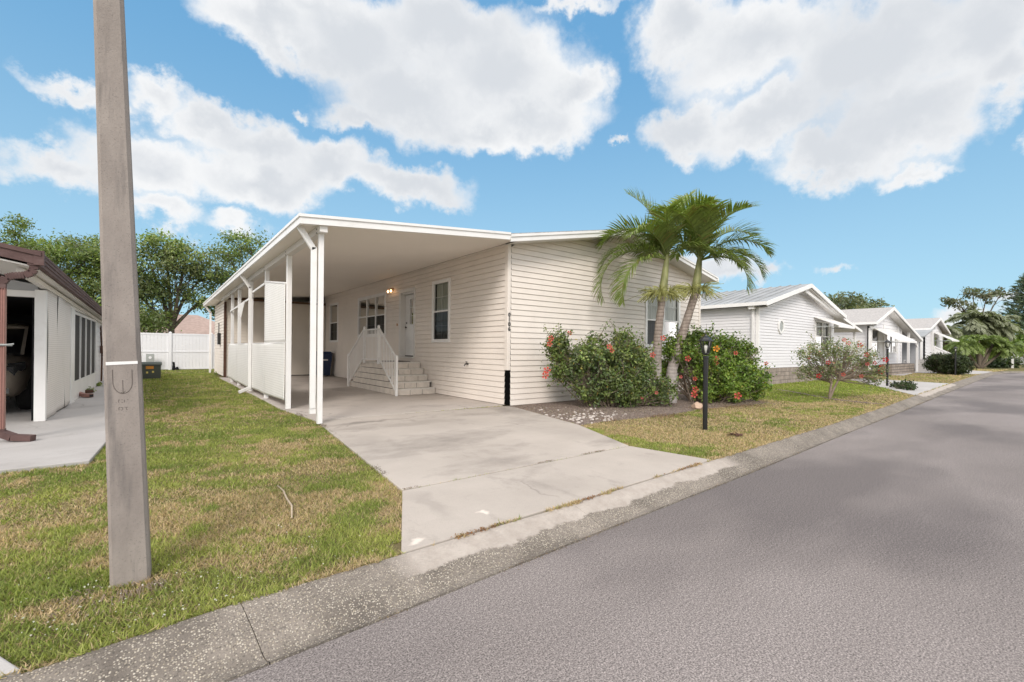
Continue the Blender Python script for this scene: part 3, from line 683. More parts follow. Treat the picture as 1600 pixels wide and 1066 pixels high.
# downspout at the front: diagonal from the gutter, then down beside the post
def downspout(x0, y, x1, ztop, zbot, w, foot):
    mb = MB(); yy = y
    mb.bar((x0, y, ztop), (x1, y, ztop - (x1 - x0) * 1.55), w, w * .8, (0, 1, 0)); mb.box(x1 - w*.5, x1 + w*.5, y - w*.4, y + w*.4, zbot, ztop - (x1 - x0) * 1.55 + .04)
    if foot: mb.bar((x1, y, zbot + .04), (x1 - .26, y - .1, zbot - .06), w, w*.8, (0, 1, 0))
    return mb
d = downspout(1.80, 7.90, 2.02, 3.2, .25, .085, False).build('downspout', M['white'], CPT, bevel=.006)
mb = MB(); mb.box(1.975, 2.065, 7.865, 7.935, .17, .245); mb.build('tray', M['white'], d)
d = downspout(1.78, 14.2, 2.0, 3.2, .1, .08, True).build('downspout', M['white'], CPT, bevel=.006)
d = downspout(1.78, 25.9, 2.0, 3.2, .02, .08, False).build('downspout', M['white'], CPT, bevel=.006)
# lattice panels: lower ones all the way, one upper one
def wavy(y0, y1, z0a, z0b, z1a, z1b, seed, amp=.012, x=2.055):
    V = []; F = []; ny, nz = 30, 24
    for i in range(ny + 1):
        for j in range(nz + 1):
            t = i / ny; y = y0 + (y1 - y0) * t; za = z0a + (z0b - z0a) * t; zb = z1a + (z1b - z1a) * t; z = za + (zb - za) * j / nz
            xx = x + amp * math.sin(y * 2.1 + seed) * math.cos(z * 1.7 + seed)
            V.append((xx, y, z))
    n = len(V); V += [(a + .006, b, c) for a, b, c in V]; k = nz + 1
    for i in range(ny):
        for j in range(nz):
            a = i*k + j; F.append((a, a+1, a+k+1, a+k)); F.append((n+a, n+a+k, n+a+k+1, n+a+1))
    for i in range(ny):
        a = i*k; F.append((a, a+k, n+a+k, n+a)); a += nz; F.append((a, n+a, n+a+k, a+k))
    for j in range(nz): F.append((j, n+j, n+j+1, j+1)); a = ny*k + j; F.append((a, a+1, n+a+1, n+a))
    return V, np.array(F)
for (a, b, z0, z1, z2, z3, sd) in ((10.19, 12.42, .17, .12, 1.36, 1.34, 1), (12.44, 14.95, .12, .13, 1.34, 1.36, 2), (14.97, 17.2, .10, .12, 1.36, 1.35, 5), (17.22, 19.6, .10, .16, 1.35, 1.36, 7)):
    V, F = wavy(a, b, z0, z1, z2, z3, sd, .02 if sd > 1 else .008); o = npmesh('lattice_panel', V, F, M['lattice'], CPT, smooth=True)
V, F = wavy(10.19, 12.42, 1.37, 1.36, 2.56, 2.84, 3, .008, x=2.06); o = npmesh('lattice_panel', V, F, M['lattice'], CPT, smooth=True); tag(o, 'upper lattice panel with a sloping top edge')
mb = MB(); mb.bar((2.06, 10.19, 2.57), (2.06, 12.42, 2.85), .03, .035); mb.bar((2.06, 12.44, 2.80), (2.06, 14.8, 2.74), .03, .05); mb.bar((2.06, 14.9, 2.62), (2.06, 18.95, 2.52), .03, .05)
mb.bar((2.06, 10.19, 1.355), (2.06, 19.6, 1.355), .02, .02)
mb.build('rail', M['white'], CPT)
mb = MB(); mb.add([(2.03, 15.4, 2.6), (2.03, 17.0, 2.56), (2.03, 16.2, 2.12), (2.04, 15.4, 2.6), (2.04, 17.0, 2.56), (2.04, 16.2, 2.12)], [(0,1,2), (3,5,4), (0,3,4,1), (1,4,5,2), (2,5,3,0)])
o = mb.build('torn_scrap', M['offwhite'], CPT); tag(o, 'torn triangular scrap hanging from the rail')
# ---------------------------------------------------------------- shed closing the back of the carport
SH = thing('shed', (4.1, 21.9, 0), 'cream sided storage shed under the rear end of the carport roof', 'shed')
mb = MB(); siding_mesh(mb, (2.2, 21.95), (1, 0), (0, -1), .03, 3.2, lambda z: 0, lambda z: 3.93); mb.build('front_wall', M['siding2'], SH)
mb = MB(); siding_mesh(mb, (2.2, 21.95), (0, 1), (-1, 0), .03, 3.2, lambda z: .1, lambda z: 4.2); mb.build('side_wall', M['siding'], SH)
mb = MB(); mb.box(2.22, 6.1, 22.0, 26.1, 0, 3.1); mb.build('core', M['darkroom'], SH)
mb = MB(); mb.box(2.16, 2.24, 21.90, 22.06, .0, 3.1); o = mb.build('corner_board', M['darkbrown'], SH)
mb = MB(); mb.box(2.28, 6.12, 21.86, 21.93, 3.2, 3.30); mb.build('header', M['wood'], SH)
mb = MB(); mb.box(2.08, 2.18, 23.4, 23.7, 1.35, 1.85); mb.tube([(2.13, 23.55, 1.85), (2.13, 23.55, 2.3)], .02, 6); mb.build('meter_box', M['black'], SH)

# ================================================================ entry steps
ST = thing('entry_steps', (5.6, 13.1, 0), 'cream block steps rising to the white side door', 'steps')
bl, core, cap = MB(), MB(), MB()
RS, TD = .17, .235; x0, x1 = 4.99, 6.13; N_ = 5
for k in range(N_):
    a, b = 11.32 + k * TD, 14.95 - k * TD; z0 = k * RS
    block_course(bl, core, x0 + (.0 if k == 0 else .004), x1, a, b, z0 + .001, z0 + RS - .003, .42, off=.17 * (k % 3))
    # caps
    for (p, q) in ((a - .015, a + TD + .02), (b - TD - .02, b + .015)) if k < N_ - 1 else ((a - .015, b + .015),):
        if k < N_ - 1:
            t = x0 - .012
            while t < x1 - .01:
                e = min(x1, t + random.uniform(.3, .45)); cap.box(t + .003, e - .003, p + random.uniform(0, .012), q - random.uniform(0, .008), z0 + RS - .03, z0 + RS + .006); t = e
        else:
            cap.box(x0 - .012, x1, p, q, z0 + RS - .03, z0 + RS + .007)
bl.build('blocks', M['stepblock'], ST, bevel=.005); core.build('mortar', M['joint'], ST); cap.build('treads', M['cap'], ST, bevel=.006)
mb = MB(); mb.box(5.3, 6.05, 12.75, 13.6, .858, .872); tag(mb.build('door_mat', M['mat']), 'dark flat door mat lying on the top step', 'door mat')
RL = thing('stair_railing', (4.97, 13.1, 0), 'white metal railing with thin balusters on the block steps', 'railing')
xr = 4.955; pA, pB, pC, pD = (11.26, 0, 1.04), (12.50, .85, 1.88), (13.62, .85, 1.88), (15.05, 0, 1.04)
for (y, zb, zt) in (pA, pB, pC, pD):
    mb = MB(); mb.box(xr - .03, xr + .03, y - .03, y + .03, (0 if zb == 0 else .80), zt); mb.lathe((xr, y, zt), [(.042, 0), (.042, .012), (.02, .03)], 8)
    mb.build('newel_post', M['white'], RL, bevel=.003)
def rail(a, b, za0, za1, zb0, zb1):
    MB().bar((xr, a, za1), (xr, b, zb1), .045, .035).build('handrail', M['white'], RL); MB().bar((xr, a, za0), (xr, b, zb0), .03, .03).build('bottom_rail', M['white'], RL)
    mb = MB(); n = int(abs(b - a) / .105)
    for k in range(1, n):
        t = k / n; y = a + (b - a) * t; mb.box(xr - .008, xr + .008, y - .008, y + .008, za0 + (zb0 - za0) * t, za1 + (zb1 - za1) * t)
    mb.build('balusters', M['white'], RL)
rail(11.29, 12.47, .12, 1.0, .98, 1.82); rail(12.53, 13.59, .93, 1.80, .93, 1.80); rail(15.02, 13.65, .12, 1.0, .98, 1.82)
# ---------------------------------------------------------------- wheelie bin
T = thing('wheelie_bin', (5.72, 20.75, 0), 'navy blue wheeled rubbish bin against the carport wall', 'bin')
mb = MB(); b = lambda w, d, z: [(5.72-w, 20.75-d, z), (5.72+w, 20.75-d, z), (5.72+w, 20.75+d, z), (5.72-w, 20.75+d, z)]
mb.hexa(b(.24, .27, .05) + b(.30, .35, .98)); mb.box(5.43, 6.01, 20.39, 21.11, .96, 1.0); mb.build('body', M['blue'], T, bevel=.02)
mb = MB(); mb.hexa(b(.32, .38, 1.005) + b(.25, .33, 1.09)); mb.tube([(5.5, 21.1, 1.04), (5.95, 21.1, 1.04)], .018, 8); mb.build('lid', M['blue'], T, bevel=.015)
for s in (-.27, .27):
    mb = MB(); mb.tube([(5.72 + s - .025, 21.02, .13), (5.72 + s + .025, 21.02, .13)], .128, 14); mb.build('wheel', M['tyre'], T)
mb = MB(); mb.box(5.60, 5.84, 20.412, 20.425, .70, .76); mb.build('sticker', M['offwhite'], T)

# ================================================================ utility pole
UP = thing('utility_pole', (-.10, 3.24, 0), 'weathered square concrete pole rising out of the lawn by the kerb', 'pole')
def polemesh():
    mb = MB(); hz = [-.2, 0, .6, 1.2, 2, 3, 4.5, 6, 8]; k = []
    ang = R_(-1.5); ca, sa_ = math.cos(ang), math.sin(ang); ch = .014
    for z in hz:
        h = .084 - .0078 * z; cx, cy = -.037 * z, .0
        c = [(-h+ch, -h), (h-ch, -h), (h, -h+ch), (h, h-ch), (h-ch, h), (-h+ch, h), (-h, h-ch), (-h, -h+ch)]
        for x, y in c: mb.v.append((-.10 + cx + x*ca - y*sa_, 3.24 + x*sa_ + y*ca, z))
    m = len(hz)
    for i in range(m-1):
        for j in range(8): j2 = (j+1) % 8; mb.f.append((i*8+j, i*8+j2, (i+1)*8+j2, (i+1)*8+j))
    mb.f.append(tuple(range(8))); mb.f.append(tuple((m-1)*8 + j for j in range(8)))
    return mb, ca, sa_
mb, ca, sa_ = polemesh(); mb.build('shaft', M['pole'], UP)
def onface(s, z, d=0):    # s = sideways on the front face as a share of its half width
    h = .084 - .0078 * z; return (-.10 - .037*z + s*h*ca + (h + d)*sa_, 3.24 + s*h*sa_ - (h + d)*ca, z)
mb = MB(); mb.add([onface(-.86, 1.148, .002), onface(.86, 1.155, .002), onface(.86, 1.17, .002), onface(-.86, 1.165, .002), onface(-.86, 1.148, -.004), onface(.86, 1.155, -.004), onface(.86, 1.17, -.004), onface(-.86, 1.165, -.004)],
    [(0,1,2,3), (4,7,6,5), (0,4,5,1), (1,5,6,2), (2,6,7,3), (3,7,4,0)]); o = mb.build('painted_band', M['white'], UP)
# cast shield mark with an upright arrow, and two worn lines of letters
mk = MB(); dkp = simple('cast_mark_shadow', (.13, .112, .10), .9, .1, var=.2, scale=30)
arc = [(-.52, 1.125)] + [(-.52 * math.cos(t), 1.06 - .062 * math.sin(t)) for t in np.linspace(0, math.pi, 15)] + [(.52, 1.125)]
mk.tube([onface(s, z, -.0005) for s, z in arc], .0022, 5); mk.tube([onface(0, 1.07, -.0005), onface(0, 1.0, -.0005)], .002, 5)
mk.tube([onface(-.12, 1.006, -.0005), onface(0, .997, -.0005), onface(.12, 1.012, -.0005)], .0018, 5)
mk.build('cast_mark', dkp, UP); mk = MB()
for row, zz, n in ((0, .965, 4), (1, .925, 6)):
    for k in range(n):
        s = -.3 + k * (.6 / n) + .05
        if k % 3 != 2: mk.tube([onface(s, zz, -.0005), onface(s + .07, zz, -.0005)], .0017, 4)
        if k % 2 == 0: mk.tube([onface(s, zz, -.0005), onface(s, zz - .014, -.0005)], .0017, 4)
        if k % 3 == 1: mk.tube([onface(s + .07, zz - .014, -.0005), onface(s, zz - .014, -.0005)], .0017, 4)
mk.build('worn_lettering', dkp, UP)
# ================================================================ neighbour's house on the left
NH = thing('neighbour_house', (-3.2, 10.5, 0), 'neighbouring house with brown gutter, white ribbed screen and dark porch screens', 'house')
def gz(y): return 2.455 - (y - 8.5) * .020
GX, GF, GB, WX = -1.22, 8.5, 26.0, -1.46
sl_ = .20
RXL = -6.2
mb = MB()
mb.add([(GX-.02, GF, gz(GF)), (GX-.02, GB, gz(GB)), (RXL, GB, gz(GB) + (GX-RXL)*sl_), (RXL, GF, gz(GF) + (GX-RXL)*sl_), (GX-.02, GF, gz(GF)-.05), (GX-.02, GB, gz(GB)-.05), (RXL, GB, gz(GB)-.05 + (GX-RXL)*sl_), (RXL, GF, gz(GF)-.05 + (GX-RXL)*sl_)],
       [(0,1,2,3), (4,7,6,5), (0,4,5,1), (1,5,6,2), (2,6,7,3), (3,7,4,0)])
mb.add([(RXL, GF, gz(GF)+(GX-RXL)*sl_), (RXL, GB, gz(GB)+(GX-RXL)*sl_), (RXL-5, GB, 2.3), (RXL-5, GF, 2.4)], [(0,1,2,3)])
mb.build('roof', M['offwhite'], NH)
mb = MB()   # K-style gutter along the eave, in stepped bands
for (a, b, c, d) in ((0, .035, 0, .03), (-.012, .03, .03, .075), (-.03, .02, .075, .12), (-.05, .01, .12, .165)):
    mb.hexa([(GX+a-.06, GF, gz(GF)-d), (GX+b, GF, gz(GF)-d), (GX+b, GB, gz(GB)-d), (GX+a-.06, GB, gz(GB)-d), (GX+a-.06, GF, gz(GF)-c), (GX+b, GF, gz(GF)-c), (GX+b, GB, gz(GB)-c), (GX+a-.06, GB, gz(GB)-c)])
mb.box(GX-.05, GX+.045, GF-.02, GF+.05, gz(GF)-.16, gz(GF)+.03)
mb.build('gutter', M['brown'], NH)
mb = MB()
for (t, c, d) in ((0, -.01, .045), (.02, .045, .16)):
    mb.hexa([(RXL, GF-.03+t, gz(GF)+(GX-RXL)*sl_-d), (GX+.02, GF-.03+t, gz(GF)-d), (GX+.02, GF+.04, gz(GF)-d), (RXL, GF+.04, gz(GF)+(GX-RXL)*sl_-d), (RXL, GF-.03+t, gz(GF)+(GX-RXL)*sl_-c), (GX+.02, GF-.03+t, gz(GF)-c), (GX+.02, GF+.04, gz(GF)-c), (RXL, GF+.04, gz(GF)+(GX-RXL)*sl_-c)])
mb.build('rake_fascia', M['brown'], NH)
mb = MB()   # soffit and the sloping frieze board under the eave
mb.hexa([(RXL, GF+.04, gz(GF)+(GX-RXL)*sl_-.19), (GX-.05, GF+.04, gz(GF)-.19), (GX-.05, GB, gz(GB)-.19), (RXL, GB, gz(GB)+(GX-RXL)*sl_-.19), (RXL, GF+.04, gz(GF)+(GX-RXL)*sl_-.17), (GX-.05, GF+.04, gz(GF)-.17), (GX-.05, GB, gz(GB)-.17), (RXL, GB, gz(GB)+(GX-RXL)*sl_-.17)])
mb.hexa([(WX-.02, GF+.3, gz(GF)-.26), (WX+.06, GF+.3, gz(GF)-.26), (WX+.06, GB, gz(GB)-.26), (WX-.02, GB, gz(GB)-.26), (WX-.02, GF+.3, gz(GF)-.19), (WX+.06, GF+.3, gz(GF)-.19), (WX+.06, GB, gz(GB)-.19), (WX-.02, GB, gz(GB)-.19)])
mb.build('soffit', M['offwhite'], NH)
mb = MB(); mb.box(WX-.09, WX+.045, 10.45, 10.56, .02, 2.14); mb.build('post', M['white'], NH, bevel=.006)
mb = MB(); mb.box(-5.2, WX-.091, 10.5, 10.62, 2.02, 2.12); mb.build('header', M['white'], NH)
mb = MB(); mb.xz([(-5.2, 2.121), (WX-.061, 2.121), (WX-.061, 2.22), (-5.2, 2.97)], 10.52, 10.6); mb.build('gable_panel', M['greysiding'], NH)
for (a, b, sd, z0) in ((10.57, 11.5, 1, .03), (11.52, 12.4, 2.2, .05), (12.42, 13.12, 4, .05)):
    V, F = wavy(a, b, z0, z0, gz(a)-.262, gz(b)-.262, sd, .018, x=WX + .035); npmesh('lattice_panel', V, F, M['lattice2'], NH, smooth=True)
mb = MB(); mb.box(WX-.03, WX+.03, 13.125, 13.2, .02, gz(14)-.262); mb.box(WX-.03, WX+.045, 13.205, 13.75, .02, 2.03) ; o = mb.build('column', M['white'], NH)
mb = MB(); mb.box(WX-.03, WX+.02, 13.755, 18.4, .02, .45); mb.box(WX-.03, WX+.02, 13.755, 18.4, 1.95, 2.01)
for y in (13.79, 14.93, 16.0, 17.15, 18.32): mb.box(WX-.028, WX+.03, y-.03, y+.03, .451, 1.949)
mb.box(WX-.03, WX+.02, 13.205, 20, 2.035, 2.10)
mb.build('screen_frame', M['white'], NH)
for a, b in ((13.82, 14.9), (14.96, 15.97), (16.03, 17.12), (17.18, 18.29)):
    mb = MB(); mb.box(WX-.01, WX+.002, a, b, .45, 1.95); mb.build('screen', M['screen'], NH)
mb = MB(); mb.box(WX-.03, WX+.02, 18.405, 18.6, .02, 2.03); siding_mesh(mb, (WX, 18.6), (0, 1), (1, 0), .03, 2.1, lambda z: 0, lambda z: 7.3, lap=.15); mb.build('side_wall', M['whitesiding'], NH)
mb = MB(); mb.tube([(WX+.05, 19.8, .1), (WX+.06, 19.8, 1.0), (WX+.02, 19.8, 1.9)], .025, 6); mb.box(WX+.02, WX+.12, 19.7, 19.9, 1.0, 1.25); mb.build('conduit', M['darkbrown'], NH)
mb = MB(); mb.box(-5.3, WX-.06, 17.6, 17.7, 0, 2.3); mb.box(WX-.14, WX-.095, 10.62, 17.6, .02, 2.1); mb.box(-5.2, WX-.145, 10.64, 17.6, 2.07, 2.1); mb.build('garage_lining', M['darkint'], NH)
# curved downspout
mb = MB()
pth = [(-1.27, 8.55, 2.30), (-1.275, 8.55, 2.24), (-1.30, 8.55, 2.19), (-1.36, 8.55, 2.155), (-1.45, 8.55, 2.14), (-1.52, 8.55, 2.11), (-1.555, 8.55, 2.04), (-1.56, 8.55, 1.95)]
for a, b in zip(pth, pth[1:]): mb.bar(a, b, .075, .07, (0, 1, 0))
for i in range(22):
    t = i / 21 * (len(pth) - 2); k = int(t); f = t - k; a, b = Vector(pth[k]), Vector(pth[k+1]); p = a + (b - a) * f; d = (b - a).normalized() * .006
    mb.bar(p - d, p + d, .084, .08, (0, 1, 0))
dsn = mb.build('downspout_elbow', M['brown'], NH)
mb = MB()
mb.box(-1.60, -1.52, 8.515, 8.585, .16, 1.97)
for k in range(4): mb.box(-1.594 + k*.02, -1.586 + k*.02, 8.508, 8.514, .16, 1.97)
dsn = mb.build('downspout', M['pinkbrown'], NH, bevel=.004)
mb = MB(); mb.box(-1.60, -1.455, 8.50, 8.507, 1.235, 1.262); mb.tube([(-1.6, 8.495, 1.25), (-1.5, 8.49, 1.252), (-1.44, 8.5, 1.262)], .009, 6); mb.build('strap', M['greymetal'], dsn)
mb = MB(); mb.box(-1.605, -1.515, 8.505, 8.59, .1, .18); mb.bar((-1.56, 8.55, .13), (-1.43, 8.45, .075), .09, .08); mb.bar((-1.43, 8.45, .075), (-1.24, 8.36, .058), .092, .075); mb.build('spout', M['brown'], dsn)
# brown elbows lying by the wall
for k, (x, y, a, lab) in enumerate(((-1.35, 14.75, -.9, 'short brown downspout elbow lying open end forward on the neighbour path'), (-1.5, 15.9, .5, 'brown downspout offcut lying against the neighbour wall under the screens'))):
    t = thing('drain_elbow', (x, y, .02), lab, 'pipe', 'loose brown downspout pieces'); mb = MB(); c, s = math.cos(a), math.sin(a)
    mb.bar((0, 0, .05), (.22*c, .22*s, .05), .1, .08); mb.bar((0, 0, .05), (-.12, .14, .09), .1, .08); mb.build('elbow', M['pinkbrown'] if k == 0 else M['darkbrown'], t, world=False, bevel=.005)
    mb = MB(); mb.bar((.205*c, .205*s, .05), (.224*c, .224*s, .05), .08, .06); mb.build('opening', M['black'], t, world=False)
# ---------------------------------------------------------------- parked SUV in the left carport
CA = thing('parked_car', (-2.86, 14.2, .02), 'bronze grey sport utility car nosed out of the dark neighbouring carport', 'car')
def loft(rings, m, name, parent, n=20, e=3.2, smooth=True):
    mb = MB()
    for (y, hw, z0, z1) in rings:
        for k in range(n):
            t = 2 * math.pi * k / n; c, s = math.cos(t), math.sin(t)
            mb.v.append((hw * math.copysign(abs(c) ** (2/e), c), y, (z0+z1)/2 + (z1-z0)/2 * math.copysign(abs(s) ** (2/e), s)))
    m_ = len(rings)
    for i in range(m_-1):
        for k in range(n): k2 = (k+1) % n; mb.f.append((i*n+k, i*n+k2, (i+1)*n+k2, (i+1)*n+k))
    mb.f.append(tuple(range(n))); mb.f.append(tuple((m_-1)*n + k for k in range(n)))
    return mb.build(name, m, parent, world=False, smooth=smooth)
body = loft([(-2.3, .62, .32, .62), (-2.24, .78, .25, .80), (-2.05, .88, .22, .93), (-1.7, .92, .2, 1.0), (-1.0, .94, .2, 1.07), (0, .945, .2, 1.1), (1.2, .945, .2, 1.1), (2.0, .92, .24, 1.08), (2.25, .84, .3, .95), (2.32, .7, .4, .85)], M['carpaint'], 'body', CA)
loft([(-1.02, .70, 1.0, 1.08), (-.7, .72, 1.0, 1.3), (-.25, .70, 1.0, 1.58), (.3, .69, 1.0, 1.66), (1.4, .68, 1.0, 1.63), (1.9, .64, 1.0, 1.5), (2.15, .6, 1.0, 1.12)], M['black'], 'windows', CA, e=4)
loft([(-.3, .64, 1.55, 1.62), (.3, .64, 1.6, 1.695), (1.4, .63, 1.58, 1.665), (1.85, .58, 1.45, 1.54)], M['carpaint'], 'roof', CA, e=3)
for sx_ in (-1, 1):
    mb = MB(); mb.bar((sx_*.72, -1.05, 1.06), (sx_*.66, -.28, 1.60), .05, .05); mb.build('pillar', M['carpaint'], CA, world=False)
    mb = MB(); mb.lathe((0, 0, 0), [(.02, -.06), (.09, -.04), (.11, 0), (.09, .05), (.03, .06)], 10)
    o = mb.build('mirror', M['carpaint'], CA, world=False, smooth=True); o.location = (sx_*1.03, -.72, 1.12); o.scale = (1.1, .6, .8)
    mb = MB(); mb.hexa([(sx_*.52, -2.285, .66), (sx_*.80, -2.17, .68), (sx_*.90, -1.86, .80), (sx_*.55, -2.1, .78), (sx_*.52, -2.23, .80), (sx_*.78, -2.10, .84), (sx_*.885, -1.84, .92), (sx_*.55, -2.0, .88)])
    mb.build('headlight', M['chrome'], CA, world=False)
    mb = MB(); mb.bar((sx_*.55, -2.31, .42), (sx_*.75, -2.24, .42), .05, .09); mb.build('fog_lamp', M['chrome'], CA, world=False)
    for y in (-1.42, 1.4):
        mb = MB(); mb.tube([(sx_*.74, y, .345), (sx_*.78, y, .345), (sx_*.93, y, .345), (sx_*.96, y, .345)], [.30, .345, .345, .31], 26); w = mb.build('tyre', M['tyre'], CA, world=False)
        mb = MB(); mb.tube([(sx_*.90, y, .345), (sx_*.965, y, .345)], [.23, .21], 16); mb.build('rim', M['chrome'], w, world=False)
mb = MB(); mb.box(-.45, .45, -2.335, -2.28, .5, .7); mb.build('grille', M['black'], CA, world=False)
mb = MB(); mb.tube([(-.75, -2.2, .28), (-.4, -2.33, .27), (.4, -2.33, .27), (.75, -2.2, .28)], .045, 8); mb.build('bumper_trim', M['tyre'], CA, world=False)
CA.location = (-2.80, 14.0, .02)

# ================================================================ back fence, transformer box, stake
FN = thing('back_fence', (0, 30.5, 0), 'white vinyl privacy fence across the back of the lawn', 'fence')
px0 = .56 - 1.83 * 5
for k in range(11):
    x = px0 + 1.83 * k
    mb = MB(); mb.box(x-.065, x+.065, 30.435, 30.565, -.03, 1.98); mb.lathe((x, 30.5, 1.98), [(.105, 0), (.105, .02), (.01, .06)], 4, phase=math.pi/4); mb.build('post', M['fence'], FN)
    if k < 10:
        mb = MB(); a, b = x + .066, x + 1.83 - .066
        mb.box(a, b, 30.475, 30.525, 1.86, 1.95); mb.box(a, b, 30.47, 30.53, .93, 1.0); mb.box(a, b, 30.475, 30.525, .02, .12)
        n = 11
        for i in range(n): p = a + (b-a)*i/n; mb.box(p + .003, p + (b-a)/n - .003, 30.488, 30.512, .12, .93); mb.box(p + .003, p + (b-a)/n - .003, 30.488, 30.512, 1.0, 1.86)
        mb.build('panel', M['fence'], FN)
TB = thing('transformer_box', (-.25, 22.9, 0), 'dark green utility box with orange warning sticker standing on the lawn', 'utility box')
mb = MB(); mb.hexa([(-.85, 22.5, -.03), (.13, 22.5, -.03), (.13, 23.3, -.03), (-.85, 23.3, -.03), (-.85, 22.5, .50), (.13, 22.5, .50), (.13, 23.3, .55), (-.85, 23.3, .55)]); mb.build('cabinet', M['utilgreen'], TB, bevel=.02)
mb = MB(); mb.hexa([(-.88, 22.47, .505), (.16, 22.47, .505), (.16, 23.33, .555), (-.88, 23.33, .555), (-.88, 22.5, .58), (.16, 22.5, .58), (.16, 23.33, .62), (-.88, 23.33, .62)]); mb.build('lid', M['utilgreen'], TB, bevel=.015)
MB().box(-.72, -.50, 22.49, 22.497, .38, .47).build('warning_sticker', M['orange'], TB); MB().box(-.33, -.09, 22.49, 22.497, .37, .48).build('warning_sticker', M['orange'], TB)
MB().box(-.32, -.26, 22.49, 22.497, .2, .27).build('reflector', M['yellow'], TB); MB().box(-.14, -.08, 22.49, 22.497, .22, .29).build('reflector', M['yellow'], TB)
MP = thing('meter_pedestal', (-.25, 30.1, 0), 'small grey meter box on a post in front of the white fence', 'meter box')
mb = MB(); mb.box(-.44, -.1, 30.05, 30.2, .35, .85); mb.build('case', M['greymetal'], MP, bevel=.01)
mb = MB(); mb.box(-.3, -.24, 30.1, 30.16, -.05, .35); mb.build('leg', M['greymetal'], MP)
mb = MB(); mb.tube([(-.27, 30.05, .66), (-.27, 30.03, .66)], .07, 12); mb.build('dial', M['fence'], MP)
o = MB().tube([(.72, 30.2, -.03), (.72, 30.2, .28), (.70, 30.18, .42)], [.09, .05, .05], 8); o.tube([(.86, 30.2, -.03), (.86, 30.2, .16)], [.1, .05], 8)
tag(o.build('drain_riser', M['darkint']), 'small black riser pipe standing at the foot of the white fence', 'pipe')
# roof of a house beyond the trees
BH = thing('rear_house', (1.6, 47, 0), 'distant house with a pinkish roof showing between the trees over the fence', 'house')
mb = MB(); mb.box(-3.5, 6, 46, 54, 0, 2.3); mb.build('wall', M['offwhite'], BH)
mb = MB(); mb.add([(-4, 45.5, 2.25), (6.5, 45.5, 2.25), (6.5, 54.5, 2.25), (-4, 54.5, 2.25), (.2, 50, 4.1), (2.9, 50, 4.1)], [(0, 1, 5, 4), (1, 2, 5), (2, 3, 4, 5), (3, 0, 4), (0, 3, 2, 1)]); mb.build('roof', M['orangeroof'], BH)

# ================================================================ houses down the street
def gable_house(name, label, x0, x1, yf, yb, xp, zw, zpk, eL, eR, ry, skirt, roofm, th=.16):
    """eL, eR: (x, z) of the roof edges, ry: plane of the rake boards"""
    Hh = thing(name, ((x0+x1)/2, yf, 0), label, 'house'); wp = zpk - .2
    sl, sr = (wp - (eL[1]-.2)) / (xp - eL[0]), (wp - (eR[1]-.2)) / (eR[0] - xp)
    zl, zr = wp - (xp - x0) * sl, wp - (x1 - xp) * sr
    mb = MB(); fA = lambda z: 0.08 if z <= zl else (xp - (wp - z)/sl) - x0 if z < wp else xp - x0
    fB = lambda z: (x1 - x0 - .08) if z <= zr else min(x1 - .08, (xp + (wp - z)/sr)) - x0 if z < wp else xp - x0
    return Hh, sl, sr, zl, zr, wp, fA, fB
def gable_roof(Hh, xp, zpk, eL, eR, ry, yb, roofm, ribs=False, fas=.16):
    mb = MB()
    for (a, za), (b, zb) in ((eL, (xp, zpk)), ((xp, zpk), eR)):
        mb.hexa([(a, ry+.01, za-.05), (b, ry+.01, zb-.05), (b, yb, zb-.05), (a, yb, za-.05), (a, ry+.01, za), (b, ry+.01, zb), (b, yb, zb), (a, yb, za)])
        if ribs:
            y = ry + .4
            while y < yb: mb.hexa([(a, y, za), (b, y, zb), (b, y+.035, zb), (a, y+.035, za), (a, y, za+.035), (b, y, zb+.035), (b, y+.035, zb+.035), (a, y+.035, za+.035)]); y += .4
    mb.build('roof', roofm, Hh)
    mb = MB()
    for (a, za), (b, zb) in ((eL, (xp, zpk)), ((xp, zpk), eR)):
        mb.hexa([(a, ry-.02, za-fas), (b, ry-.02, zb-fas), (b, ry+.04, zb-fas), (a, ry+.04, za-fas), (a, ry-.02, za-.005), (b, ry-.02, zb-.005), (b, ry+.04, zb-.005), (a, ry+.04, za-.005)])
    mb.box(eL[0]-.09, eL[0], ry-.02, yb, eL[1]-.14, eL[1]-.01); mb.box(eR[0], eR[0]+.05, ry-.02, yb, eR[1]-.15, eR[1]-.01)
    mb.build('fascia', M['white'], Hh)
def awning(parent, x0, x1, yw, zt, yo, zo, m='white', ends=True):
    mb = MB(); n = max(3, int((x1-x0)/.22))
    for i in range(n):
        a = x0 + (x1-x0)*i/n; b = x0 + (x1-x0)*(i+1)/n - .02; lift = .012 * (i % 2)
        mb.hexa([(a, yo, zo+lift), (b, yo, zo+lift), (b, yw, zt+lift), (a, yw, zt+lift), (a, yo, zo+.02+lift), (b, yo, zo+.02+lift), (b, yw, zt+.02+lift), (a, yw, zt+.02+lift)])
    mb.box(x0, x1, yo-.02, yo+.002, zo-.08, zo+.03)
    a_ = mb.build('awning', M[m], parent)
    if ends:
        for x in (x0, x1): MB().bar((x, yo+.02, zo-.03), (x, yw, zo-.03), .03, .03).build('awning_arm', M['greymetal'], a_)
    return a_
